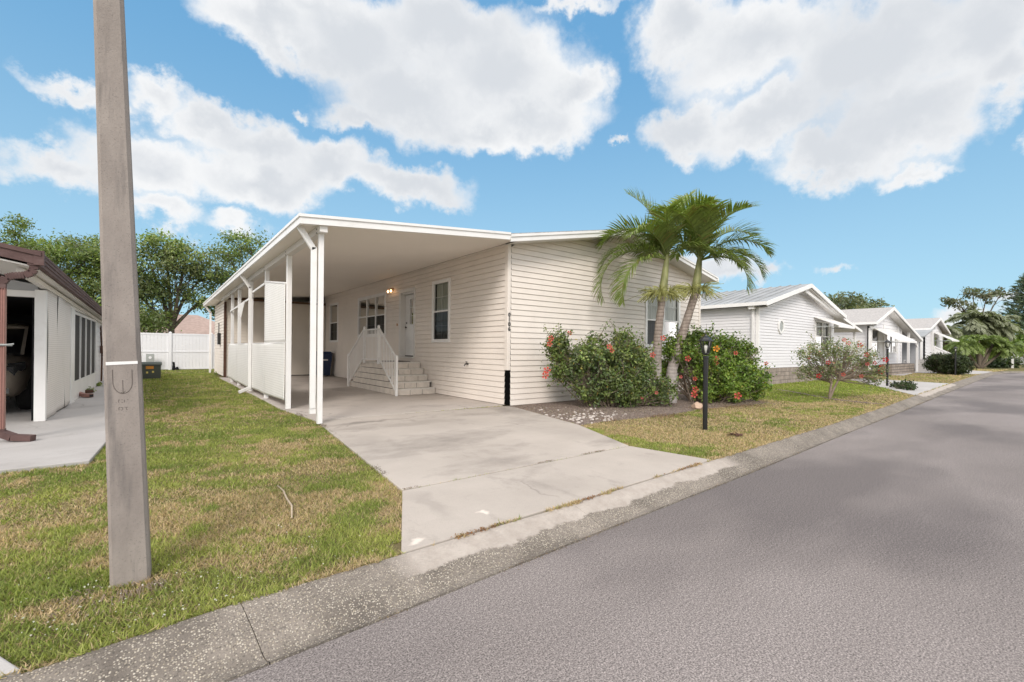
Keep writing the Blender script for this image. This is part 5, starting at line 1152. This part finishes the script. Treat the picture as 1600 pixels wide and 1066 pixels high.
bush('flowering_tree', 'small sparse leaning tree with pink and red flowers on the bright green lawn', (14.62, 4.50, 0),
     [((14.1, 4.9, 1.15), (.35, .35, .3), .8), ((14.55, 4.6, 1.35), (.4, .4, .28), 1), ((15.0, 4.3, 1.3), (.42, .4, .32), 1), ((15.4, 4.0, 1.15), (.4, .4, .32), 1), ((15.5, 3.85, .75), (.4, .4, .25), .8), ((14.5, 4.7, .8), (.4, .4, .25), .7), ((15.0, 4.3, .95), (.45, .4, .3), .8), ((14.2, 4.9, .7), (.3, .3, .2), .5), ((15.6, 3.8, .55), (.3, .3, .18), .5)],
     .052, 58, 15, .075, ((.24, .27, .13), (.17, .20, .075), (.32, .34, .20), (.14, .18, .065)), [(14.9, 4.15, 1.52, 0, .9), (14.75, 4.2, 1.60, 0, .8), (15.15, 3.95, 1.46, 3, 1.1), (15.3, 3.85, 1.2, 3, 1.0), (14.35, 4.45, .98, 1, .9), (14.15, 4.6, .62, 1, 1.0), (15.85, 3.55, 1.07, 1, 1.1), (15.7, 3.6, .87, 1, 1.0), (15.62, 3.6, .74, 1, 1.1), (15.2, 3.8, .95, 3, .8), (15.45, 3.7, .98, 1, .8), (14.7, 4.2, .66, 0, .8), (14.0, 4.8, 1.1, 3, .6), (15.1, 3.9, .62, 3, .8)],
     stemr=.012, fork=[((14.68, 4.47, .42), .04), ((14.85, 4.36, .50), .035)], alt=(.50, .25, .18), altp=.04, outtwigs=26, cat='tree')
# clipped hedge by the far lamp
bush('box_hedge', 'dark clipped rounded hedge block beside the far driveway', (38.6, 5.6, 0), [((38.2, 5.0, .6), (.55, .55, .62), 1), ((38.6, 5.6, .62), (.6, .6, .62), 1.2), ((39.1, 6.2, .62), (.6, .6, .62), 1), ((38.3, 5.4, .35), (.6, .6, .35), 1), ((38.9, 5.9, .9), (.65, .6, .38), 1), ((38.4, 5.2, .9), (.6, .55, .36), 1), ((39.3, 6.5, .6), (.4, .4, .55), .8), ((38.0, 4.85, .55), (.4, .4, .5), .8)],
     .09, 60, 34, .09, ((.045, .065, .022), (.06, .085, .028), (.035, .05, .018)), [], outtwigs=0, stemr=.02)
mbk = MB(); 
# edging plants along the second driveway
for k, (x, y) in enumerate(((21.3, 4.5), (21.9, 4.4), (22.5, 4.35), (20.6, 4.2), (20.9, 4.0), (20.2, 3.9))):
    bush('edging_plant', ['dark low edging plant at the foot of the second lamp post', 'small dark plant in the edging row right of the second lamp post', 'last dark edging plant of the row towards the houses', 'dark edging plant nearer the kerb in the row by the pale driveway', 'tiny dark plant second from the kerb end of the driveway edging', 'dark edging plant nearest the kerb by the pale driveway'][k], (x, y, 0), [((x, y, .1), (.16, .16, .1), 1)], .07, 14, 12, .05, ((.03, .05, .015), (.045, .065, .02)), [], outtwigs=0, group='edging plants along the second driveway')

# ---------------------------------------------------------------- palms
def frond_mesh(L_, e0, bend, nl=34, ll=.52, wid=.034, droop=.9, seed=0, twist=0.):
    """local frame: grows along +x, up +z"""
    r = np.random.default_rng(seed); k = 26; p = np.zeros(3); e = e0; P_ = [p.copy()]; D_ = []
    for i in range(k):
        e2 = e0 - bend * ((i + .5) / k) ** 1.35; d = np.array([math.cos(e2), 0, math.sin(e2)]); D_.append(d); p = p + d * L_ / k; P_.append(p.copy())
    D_.append(D_[-1]); P_ = np.array(P_); mb = MB(); mb.tube([tuple(x) for x in P_], list(np.linspace(.022, .004, k+1)), 5, cap=False)
    V = list(mb.v); F = [f for f in mb.f]; T = [(.20, .24, .07)] * len(V)
    for i in range(nl):
        t = .14 + .86 * i / (nl - 1); q = t * k; j = min(int(q), k - 1); f = q - j; c = P_[j] * (1-f) + P_[j+1] * f; d = D_[j]; up = np.array([-d[2], 0, d[0]])
        ln = ll * (math.sin(math.pi * (.12 + .80 * t)) ** .6) * r.uniform(.85, 1.1) * (1 if t < .9 else .8)
        for s in (-1, 1):
            sd = np.array([0, s, 0.]); fw = .55 + .5 * t + r.uniform(-.12, .12)
            v0 = unit(sd * 1.0 + d * fw + up * (.55 + r.uniform(-.25, .25))); w = wid * r.uniform(.8, 1.15); pts = [c]; v = v0.copy()
            for m_ in range(3): v = unit(v + np.array([0, 0, -1.0]) * droop * (.25 + .35 * m_) * r.uniform(.6, 1.2)); pts.append(pts[-1] + v * ln / 3)
            wd = unit(np.cross(v0, up)) ; b0 = len(V); g = r.uniform(.75, 1.25); col = (.19*g, .245*g, .065*g)
            if r.random() < .06: col = (.22, .20, .06)
            tipc = (.17, .15, .06) if r.random() < .12 else col
            for m_, (pp, ww) in enumerate(zip(pts, (.4, 1, .8, .05))):
                V.append(tuple(pp - wd*w*ww*.5)); V.append(tuple(pp + wd*w*ww*.5)); T += [col if m_ < 2 else tipc] * 2
            for m_ in range(3): a = b0 + 2*m_; F.append((a, a+1, a+3, a+2))
    return V, F, T
def palm(label, base, path, radii, crown, fronds, tipz, seed):
    t = thing('palm_tree', base, label, 'palm tree', 'palm trees in the front bed')
    pts = [Vector(p) for p in path]; fine = []; rr = []
    for i in range(len(pts)-1):
        for k in range(8):
            f = k/8; fine.append(tuple(pts[i].lerp(pts[i+1], f))); rr.append(radii[i]*(1-f) + radii[i+1]*f + .004*math.sin((i*8+k)*2.1))
    fine.append(tuple(pts[-1])); rr.append(radii[-1]); MB().tube(fine, rr, 16).build('trunk', M['palmtrunk'], t, smooth=True)
    a = pts[-1]; c = Vector(crown); MB().tube([tuple(a - Vector((0, 0, .03))), tuple(a.lerp(c, .15)), tuple(a.lerp(c, .5)), tuple(a.lerp(c, .85)), tuple(c + Vector((0, 0, .1)))], [radii[-1]*1.05, radii[-1]*1.22, radii[-1]*1.05, radii[-1]*.75, .035], 14).build('crownshaft', M['crownshaft'], t, smooth=True)
    for i, (azs, e0, L_, bd) in enumerate(fronds):
        V, F, T = frond_mesh(L_, R_(e0), R_(bd), seed=seed*20+i, nl=60, ll=.60, wid=.036, droop=.55 if e0 < 65 else .25)
        # azimuth: 0 = along the street towards the right of the photo, 90 = away from it
        g = R_(azs) - YAW; ca_, sa2 = math.cos(g), math.sin(g); tw = R_(random.uniform(-20, 20)); V = np.array(V)
        V = np.stack([V[:, 0], V[:, 1]*math.cos(tw) - V[:, 2]*math.sin(tw)*0, V[:, 2] + V[:, 1]*math.sin(tw)*.5], 1)
        V = np.stack([V[:, 0]*ca_ - V[:, 1]*sa2, V[:, 0]*sa2 + V[:, 1]*ca_, V[:, 2]], 1) + np.array(c) + np.array([0, 0, -.12 + .03*i/len(fronds)])
        Fq = np.array(F); npmesh('frond', V, Fq, M['frond'], t, cols=np.array(T))
    # fruit stalks: yellow green branching sprays under the crownshaft
    r = np.random.default_rng(seed); V = []
    for k in range(5):
        g = k * 2 * math.pi/5 + seed; mb = MB(); o = a + Vector((math.cos(g)*.06, math.sin(g)*.06, .05)); top = o + Vector((math.cos(g)*.13, math.sin(g)*.13, .02))
        mb.tube([tuple(o), tuple(top)], [.016, .01], 5)
        for j in range(70):
            e = top + Vector((math.cos(g)*.16 + r.normal()*.15, math.sin(g)*.2 + r.normal()*.15, r.uniform(-.26, .16))); m_ = top.lerp(e, .5) + Vector((0, 0, .05))
            mb.tube([tuple(top), tuple(m_), tuple(e)], [.006, .005, .007], 3)
        mb.build('flower_spray', M['spray'], t)
    return t
M['spray'] = simple('yellow_green_flower_spray', (.36, .36, .13), .7, .2, var=.35, scale=12)
palm('left palm with an upright trunk and fronds hanging towards the cream gable', (9.70, 6.64, 0), [(9.70, 6.64, -.1), (9.70, 6.64, 1.1), (9.73, 6.60, 1.9), (9.80, 6.56, 2.62)], [.14, .115, .095, .082], (9.90, 6.50, 3.62),
     [(180, 66, 2.15, 135), (172, 42, 2.0, 120), (190, 26, 2.55, 138), (206, 8, 2.1, 112), (160, 58, 2.0, 100), (150, 82, 2.1, 50), (40, 80, 2.1, 45), (250, 74, 1.7, 90), (95, 55, 1.9, 100), (335, 42, 1.3, 115), (215, 60, 1.7, 110), (300, 74, 1.8, 80)], 0, 1)
palm('right palm with a leaning pale based trunk in front of the gable end', (10.02, 6.42, 0), [(10.0, 6.45, -.1), (10.03, 6.42, .8), (10.26, 6.25, 1.8), (10.48, 6.08, 2.70)], [.16, .125, .10, .088], (10.56, 6.02, 3.60),
     [(60, 82, 2.15, 50), (5, 66, 1.75, 95), (350, 50, 1.85, 105), (340, 30, 1.7, 112), (318, 14, 1.6, 118), (178, 60, 1.5, 110), (262, 72, 1.7, 80), (92, 55, 1.8, 95), (150, 78, 1.9, 70), (25, 42, 1.75, 100), (230, 68, 1.9, 95), (300, 72, 1.8, 85)], 0, 2)

# ---------------------------------------------------------------- plants beyond the bend
def fan(V, F, T, c, d, L_, n, w, droop, colr, r):
    """arching frond with leaflets for distant palms"""
    p = np.array(c, float); d = unit(np.array(d, float)); k = 8; pts = [p.copy()]
    for i in range(k): d = unit(d + np.array([0, 0, -droop * (i+1)/k])); p = p + d*L_/k; pts.append(p.copy())
    for i in range(n):
        t = (.15 + .85*i/n)*k; j = min(int(t), k-1); q = pts[j] + (pts[j+1]-pts[j])*(t-j); dd = unit(pts[j+1]-pts[j]); sd = unit(np.cross(dd, [0, 0, 1]))
        for s in (-1, 1):
            v = unit(sd*s + dd*.7 + [0, 0, r.uniform(-.7, .1)]); ln = L_*.30*math.sin(math.pi*(.15+.75*i/n)); b0 = len(V); g = r.uniform(.7, 1.3)
            V += [tuple(q), tuple(q + v*ln*.5 + dd*w), tuple(q + v*ln + [0, 0, -ln*.2]), tuple(q + v*ln*.5 - dd*w)]; F.append((b0, b0+1, b0+2, b0+3)); T += [tuple(x*g for x in colr)]*4
def clump_palm(label, base, trunks, group=None, colr=(.10, .12, .05), L_=2.2, nf=22, w=.09, spreadz=(-.3, 1.0), droop=.55):
    t = thing('palm_clump', base, label, 'palm tree', group); r = np.random.default_rng(int(base[0]*7) % 97); V, F, T = [], [], []; mb = MB()
    for (tx, ty, tz, tr) in trunks:
        b = np.array(base, float); mb.tube([tuple(x) for x in bez(b + [0, 0, -.1], (tx, ty, tz), (0, 0, -.2), 6)], [tr]*5 + [tr*.8], 8)
        for i in range(nf):
            g = r.uniform(0, 2*math.pi); fan(V, F, T, (tx, ty, tz), (math.cos(g), math.sin(g), r.uniform(*spreadz)), L_*r.uniform(.8, 1.15), 20, w, droop, colr, r)
    mb.build('trunk', M['bark'], t, smooth=True); npmesh('crown', np.array(V), np.array(F), M['frond'], t, cols=np.array(T)); return t
clump_palm('spreading green palm clump with many curved stems beyond the far bend', (57.5, 6.3, 0), [(56.4, 7.2, 2.0, .12), (57.5, 6.4, 2.4, .14), (58.6, 5.6, 2.1, .12), (59.3, 4.9, 1.8, .1)], colr=(.20, .26, .08), L_=1.6, nf=24, w=.06, spreadz=(-.2, 1.4), droop=.4)
clump_palm('tall grey green fan crowned palm with hanging leaves behind the green clump', (69, 7.5, 0), [(68.5, 7.9, 4.7, .22), (70, 6.6, 4.4, .2)], colr=(.25, .27, .18), L_=2.4, nf=46, w=.13, spreadz=(-.9, 1.6), droop=.4)
clump_palm('grey green palm at the left of the far palm group', (66, 9.6, 0), [(66, 9.8, 3.6, .2)], colr=(.24, .26, .17), L_=1.8, nf=34, w=.11, spreadz=(-.9, 1.4), droop=.4)
tree('open_tree', 'thin branched tree top rising above the far palms', 'tree', (84, 9.0, 0), [((81, 11.3, 8.4), (1.2, 1, .8), .6), ((83.5, 9.8, 9.2), (1.5, 1.2, .6), .6), ((85, 8.7, 8.6), (1.1, 1, .8), .6), ((87.5, 7.4, 9.6), (.9, 1, .7), .4), ((82, 10.6, 7), (1.4, 1.4, 1), .7)], leaf=.42, nclump=16, perclump=24, cr=.6, trunk=.22, greens=((.15, .16, .10), (.20, .21, .14)), fork=.4)
tree('green_tree', 'bushy bright green trees massed behind the far palms and the white wall', 'tree', (76, 9, 0), [((72, 11.5, 1.8), (2.2, 2, 1.6), 1), ((76, 9.5, 2.2), (3, 2, 1.9), 1.2), ((80, 7, 2.2), (3, 2, 1.7), 1.2), ((84, 4.6, 2.9), (3, 2, 1.6), 1.2), ((70, 13.5, 1.8), (2, 2, 1.4), 1), ((88, 3, 3.0), (3, 2, 1.8), 1)], leaf=.4, nclump=40, perclump=44, cr=.8, trunk=.2, greens=((.16, .22, .06), (.20, .27, .07), (.12, .16, .05)))
bush('agave_shrub', 'low spiky dark shrub in front of the far white wall', (63, 5.2, 0), [((62, 5.6, .45), (1.0, .6, .45), 1), ((63.4, 4.9, .45), (.9, .6, .45), 1)], .3, 40, 16, .2, ((.05, .075, .03), (.08, .1, .05)), [], outtwigs=0, stemr=.03)
def norfolk(label, base, H_, seed):
    t = thing('norfolk_pine', base, label, 'tree'); r = np.random.default_rng(seed); mb = MB(); x, y, z = base; mb.tube([(x, y, -.1), (x, y, H_*.5), (x, y, H_)], [.32, .2, .03], 8); V, F, T = [], [], []
    nl = 24
    for i in range(nl):
        h = H_ * (.16 + .83*i/nl); L_ = (1 - i/nl) ** .75 * H_*.34 + .3
        for k in range(7):
            g = k*2*math.pi/7 + r.uniform(-.2, .2) + i*.4; d = np.array([math.cos(g), math.sin(g), .28 + .3*i/nl]); p = np.array([x, y, h]); q = p + d*L_ + [0, 0, -.0]
            mb.tube([tuple(p), tuple(q)], [.05, .015], 4, cap=False); n = 46; s = np.sort(r.uniform(.18, 1, n))[:, None]; C = p + (q-p)*s + r.normal(size=(n, 3))*[.14, .14, .10]
            v, f, c = leaf_quads(C, .62, tints(n, (.12, .16, .10), .3, .1), aspect=.24, up=.2, bias=unit(d)*1.2); f = f + len(V); V += v.tolist(); F += f.tolist(); T += c.tolist()
    mb.build('trunk', M['bark'], t); npmesh('needles', np.array(V), np.array(F), M['leaf'], t, cols=np.array(T)); return t
norfolk('tall tiered conifer at the far right edge of the photo', (88.5, 4.9, 0), 11.9, 3)

# ================================================================ grass blades and litter
def vnoise(x, y, sc, seed=0):
    g = np.random.default_rng(seed).random((256, 256)); x = x*sc + 1000; y = y*sc + 1000; xi, yi = np.floor(x).astype(int), np.floor(y).astype(int)
    fx, fy = x - xi, y - yi; fx, fy = fx*fx*(3-2*fx), fy*fy*(3-2*fy); A = lambda i, j: g[(xi+i) % 256, (yi+j) % 256]
    return (A(0,0)*(1-fx) + A(1,0)*fx)*(1-fy) + (A(0,1)*(1-fx) + A(1,1)*fx)*fy
def fbm(x, y, sc, seed=0, o=4):
    r = 0; a = 1; t = 0
    for k in range(o): r = r + a*vnoise(x, y, sc*2**k, seed+k); t += a; a *= .55
    return r/t
def inpoly(x, y, P):
    c = np.zeros(len(x), bool); n = len(P)
    for i in range(n):
        (x1, y1), (x2, y2) = P[i], P[(i+1) % n]
        if y1 == y2: continue
        m_ = ((y1 > y) != (y2 > y)) & (x < (x2-x1)*(y-y1)/(y2-y1) + x1); c ^= m_
    return c
EXC = [DR1, DR2, CP, CP2, LS1, LS2, ND, D2, D3, WK, BED, [(6.1, 8.0), (14.2, 8.0), (14.2, 30), (6.1, 30)], [(2.0, 21), (6.2, 21), (6.2, 26.3), (2.1, 26.3)], [(17.8, 7.75), (28, 7.75), (28, 24), (17.8, 24)], [(31.3, 7.1), (44, 7.1), (44, 30), (31.3, 30)], [(41, 6.6), (52, 6.6), (52, 30), (41, 30)], [(-.86, 22.48), (.15, 22.48), (.15, 23.3), (-.86, 23.3)]]
kbx, kby = np.array([p[0] for p in KB if p[0] < 48.6]), np.array([p[1] for p in KB if p[0] < 48.6])
def lawn_points(n, d0, d1, azr):
    d = np.sqrt(rng.uniform(d0**2, d1**2, n)); a = np.radians(rng.uniform(azr[0], azr[1], n)); x, y = d*np.sin(a), d*np.cos(a)
    ok = (y > np.interp(x, kbx, kby) - .045 + .07*fbm(x, y, 8, 3)) & (y < 30.4)
    for P_ in EXC: ok &= ~inpoly(x, y, P_)
    ok &= ~((x > 1.17) & (x < 5.1) & (y < 2.8) & (fbm(x, y, 3.1, 77) < .60))
    return x[ok], y[ok], d[ok]
Vs, Fs, Ts = [], [], []
for (dens_, d0, d1, azr) in ((15000, 2.3, 4.6, (-16, 60)), (6500, 4.6, 8, (-14, 70)), (2300, 8, 14, (-14, 78)), (750, 14, 26, (-12, 86)), (190, 26, 55, (-8, 90))):
    n = int(dens_ * math.pi * (d1**2 - d0**2) * (azr[1]-azr[0]) / 360)
    x, y, d = lawn_points(n, d0, d1, azr); n = len(x)
    dry = .42*fbm(x, y, .8, 20) + .58*fbm(x, y, 4.2, 30); dry = dry + (x > 5.5)*(x < 19)*(y < 5.6 + .0*x)*.12*np.clip((6.2 - y)/1.5, 0, 1) - ((x > 12.8) & (x < 27))*np.clip((y - 4.15 - .0*x)/.5, 0, 1)*.3 + (x > 27)*.14
    kd = y - np.interp(x, kbx, kby); dry = dry + np.clip(.16 - kd, 0, 1)*1.0 - np.clip((y - 9)/10, 0, 1)*(x < 3)*.10
    dry = dry + .10*np.exp(-(((x-.35)/.9)**2 + ((y-4.0)/.55)**2)) + .16*np.exp(-(((x+.25)/.18)**2 + ((y-3.05)/.14)**2)) + .1*np.exp(-(((x+.9)/.7)**2 + ((y-4.2)/.8)**2))
    pr = np.clip((dry - .465)/.13, 0, 1)*.80 + .12; isd = rng.random(n) < pr
    h = rng.uniform(.013, .030, n)*np.where(isd, .8, 1.0)*(1 + .03*d); h *= .7 + .7*fbm(x, y, 2.6, 50); w = (.0032 + .00100*d)*rng.uniform(.7, 1.3, n)
    th = rng.uniform(0, 2*math.pi, n); ti = rng.uniform(.25, 1.15, n)*np.where(isd, 1.25, 1)
    lx, ly = np.cos(th)*np.sin(ti)*h*1.6, np.sin(th)*np.sin(ti)*h*1.6; lz = np.maximum(np.cos(np.minimum(ti, 1.5))*h*1.15, .003); ph = rng.uniform(0, 2*math.pi, n); wx, wy = np.cos(ph)*w/2, np.sin(ph)*w/2
    z0 = np.where(kd < .03, .0, GZ); V = np.stack([np.stack([x-wx, y-wy, z0], 1), np.stack([x+wx, y+wy, z0], 1), np.stack([x+lx, y+ly, z0+lz+.004], 1)], 1).reshape(-1, 3)
    g1_, g2_ = np.array((.205, .270, .065)), np.array((.44, .455, .135)); q = np.clip(fbm(x, y, 1.7, 60)*1.6 - .35 + rng.uniform(-.3, .3, n), 0, 1)[:, None]
    c = g1_*(1-q) + g2_*q; b1, b2 = np.array((.68, .53, .34)), np.array((.50, .36, .22)); q2 = rng.random((n, 1)); c = np.where(isd[:, None], b1*(1-q2) + b2*q2, c)
    vivid = (((x > 12.8) & (x < 27)) * np.clip((y - 4.2)/.6, 0, 1))[:, None]; c = c*(1 - .5*vivid*(~isd[:, None])) + .5*vivid*(~isd[:, None])*np.array((.27, .36, .05))
    c *= rng.uniform(.55, 1.35, (n, 1)); T = np.repeat(c, 3, 0); T[0::3] *= .75; T[1::3] *= .75  # blade bases darkened: shade low in the turf put into the tint
    Fs.append(np.arange(3*n).reshape(-1, 3) + sum(len(v) for v in Vs)); Vs.append(V); Ts.append(T)
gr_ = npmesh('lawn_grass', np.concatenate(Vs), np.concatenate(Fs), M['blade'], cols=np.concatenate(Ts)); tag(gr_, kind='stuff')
# little white clover heads and shell bits near the pole
n = 300; x = rng.normal(.1, .55, n); y = 2.62 + np.abs(rng.normal(0, .42, n)); k = (y > np.interp(x, kbx, kby) + .03) & ~inpoly(x, y, DR2) & ~inpoly(x, y, ND) & ~inpoly(x, y, DR1); x, y = x[k], y[k]; n = len(x)
C_ = np.stack([x, y, np.full(n, GZ + .03) + rng.uniform(-.008, .008, n)], 1); V, F, T = leaf_quads(C_, .009, tints(n, (.58, .56, .50), .1, .04), up=2, aspect=.9)
tag(npmesh('clover_heads', V, F, M['petal'], cols=T), kind='stuff')
# brown leaf litter along the joints of the driveway
def litter(name, pts, per, spread, size, cols_, z=.006):
    CC = []
    for (a, b) in zip(pts, pts[1:]):
        n_ = int(math.dist(a, b)*per); t = rng.random((n_, 1)); keep = fbm(t[:, 0]*math.dist(a, b), t[:, 0]*0 + a[0], 2.2, 9, 2) > .52; p = np.array(a)*(1-t) + np.array(b)*t + rng.normal(size=(n_, 2))*spread; CC.append(p[keep])
    p = np.concatenate(CC); C_ = np.column_stack([p, np.full(len(p), z) + rng.uniform(0, .006, len(p))]); V, F, T = leaf_quads(C_, size, tints(len(p), cols_, .4, .1), up=3, aspect=.45)
    tag(npmesh(name, V, F, M['blade'], cols=T), kind='stuff')
litter('leaf_litter', [(1.25, 2.595), (2.7, 2.61), (5.05, 2.71)], 420, .014, .018, (.26, .13, .06), .004)
litter('joint_litter', [(1.73, 3.757), (3.3, 3.762), (4.9, 3.768)], 300, .010, .014, (.16, .10, .06), .006)
litter('edge_litter', [(2.1, 9.5), (2.16, 8.1), (1.74, 3.9)], 260, .03, .02, (.12, .09, .06), .0)
litter('road_edge_litter', [(-.4, 2.11), (2.6, 2.24), (9.2, 2.54), (18, 2.96)], 160, .02, .012, (.22, .16, .11), -.093)
litter('bed_litter', [(5.6, 5.4), (6.3, 5.45), (8, 5.05), (9.5, 5.25), (11.2, 4.9), (12.6, 5.4)], 500, .12, .03, (.22, .14, .09), .0)
litter('bed_debris', [(6.3, 7.7), (6.4, 6.4), (7.6, 6.2), (9.4, 5.7), (12, 5.2)], 1500, .35, .028, (.30, .24, .20), -.004)
# ---------------------------------------------------------------- stones
def stone_mesh(name, seed, m):
    bm = bmesh.new(); bmesh.ops.create_icosphere(bm, subdivisions=2, radius=1); r = random.Random(seed); ks = [(Vector((r.uniform(-1, 1), r.uniform(-1, 1), r.uniform(-1, 1))).normalized(), r.uniform(.5, .95)) for _ in range(9)]
    for v in bm.verts:
        for d, o in ks:
            q = v.co.dot(d)
            if q > o: v.co -= d*(q - o)
    me = bpy.data.meshes.new(name); bm.to_mesh(me); bm.free(); me.materials.append(m); return me
SM = [stone_mesh('stone', k, M['stone']) for k in range(5)]
rs = random.Random(5); npl = 0
placed = []
while npl < 95:
    x, y = rs.uniform(5.7, 7.6), rs.uniform(5.2, 7.6)
    if not inpoly(np.array([x]), np.array([y]), BED)[0] or rs.random() > math.exp(-((x-6.4)/.55)**2 - ((y-5.9)/.5)**2) + .06: continue
    s = rs.uniform(.012, .034)*(1.3 if y < 6.0 else 1)
    if any((x-a)**2 + (y-b)**2 < (s+c)**2 for a, b, c in placed): continue
    placed.append((x, y, s)); o = bpy.data.objects.new('bed_stone', SM[npl % 5]); COL.objects.link(o); o.location = (x, y, -.012 + s*.22); o.scale = (s*1.25, s, s*.6); o.rotation_euler = (0, 0, rs.uniform(0, 6))
    tag(o, 'small pale stone lying in the gravelly bed between the driveway and the left shrub', 'stone', 'pale stones in the front bed'); npl += 1
bo = bpy.data.objects.new('boulder', stone_mesh('boulder', 12, M['boulder'])); COL.objects.link(bo); bo.location = (9.42, 5.42, .05); bo.scale = (.17, .13, .11); bo.rotation_euler = (0, .1, .4)
tag(bo, 'tan boulder at the foot of the two flowering shrubs', 'rock')
stk = MB().tube([(.87, 4.55, .0), (.87, 4.3, .014), (.85, 4.08, .010), (.84, 3.85, .014), (.79, 3.62, .0)], [.005, .007, .008, .008, .006], 7); tag(stk.build('fallen_stick', M['stick'], smooth=True), 'thin pale dry stick lying on the lawn beside the driveway', 'stick')
lf = MB()
for k in range(14): a, r = k*1.1, .01 + .008*k; lf.bar((6.86 + r*math.cos(a), 3.31 + r*math.sin(a), .0), (6.86 + r*math.cos(a+1), 3.31 + r*math.sin(a+1), .02), .03, .006)
tag(lf.build('dead_leaf_clump', M['darkbrown']), 'small brown clump of dead leaves on the tan lawn by the kerb', 'leaves')
# root mat and dead runners at the foot of the pole
V, F, T = [], [], []; mb = MB(); r = np.random.default_rng(4)
for k in range(90):
    g = r.uniform(2.4, 5.9); q = r.uniform(.02, .22) if g < 4.4 else r.uniform(.02, .1); x, y = -.12 + .10*math.cos(g) + q*math.cos(g)*.8, 3.12 + .05*math.sin(g) + q*math.sin(g)*.8 ; l = r.uniform(.02, .06); h_ = max(0, .02 - q*.1)
    mb.tube([(x, y, -.03 + h_), (x + math.cos(g+r.normal()*.6)*l*.5, y + math.sin(g+r.normal()*.6)*l*.5, -.01 + h_), (x + math.cos(g)*l, y + math.sin(g)*l - .01, -.03)], [.002, .0025, .0015], 4)
tag(mb.build('dead_grass_roots', simple('grey_brown_roots', (.24, .19, .14), .9, .1, var=.3, scale=20)), kind='stuff')
# weeds by the neighbour wall and the shed corner
for k, (x, y, lab) in enumerate(((-1.38, 16.2, 'green weed tuft under the first dark screen of the neighbour house'), (-1.42, 18.6, 'green weed tuft farther along under the dark screens'), (2.0, 22.9, 'weed clump at the brown corner board of the shed'))):
    bush('weed', lab, (x, y, .02 if x < 0 else -.03), [((x, y, .07), (.08, .16, .07), 1)], .05, 12, 10, .04, ((.16, .22, .05), (.22, .26, .07)), [], outtwigs=0, stemr=.005, group='weeds along the walls', cat='weed')
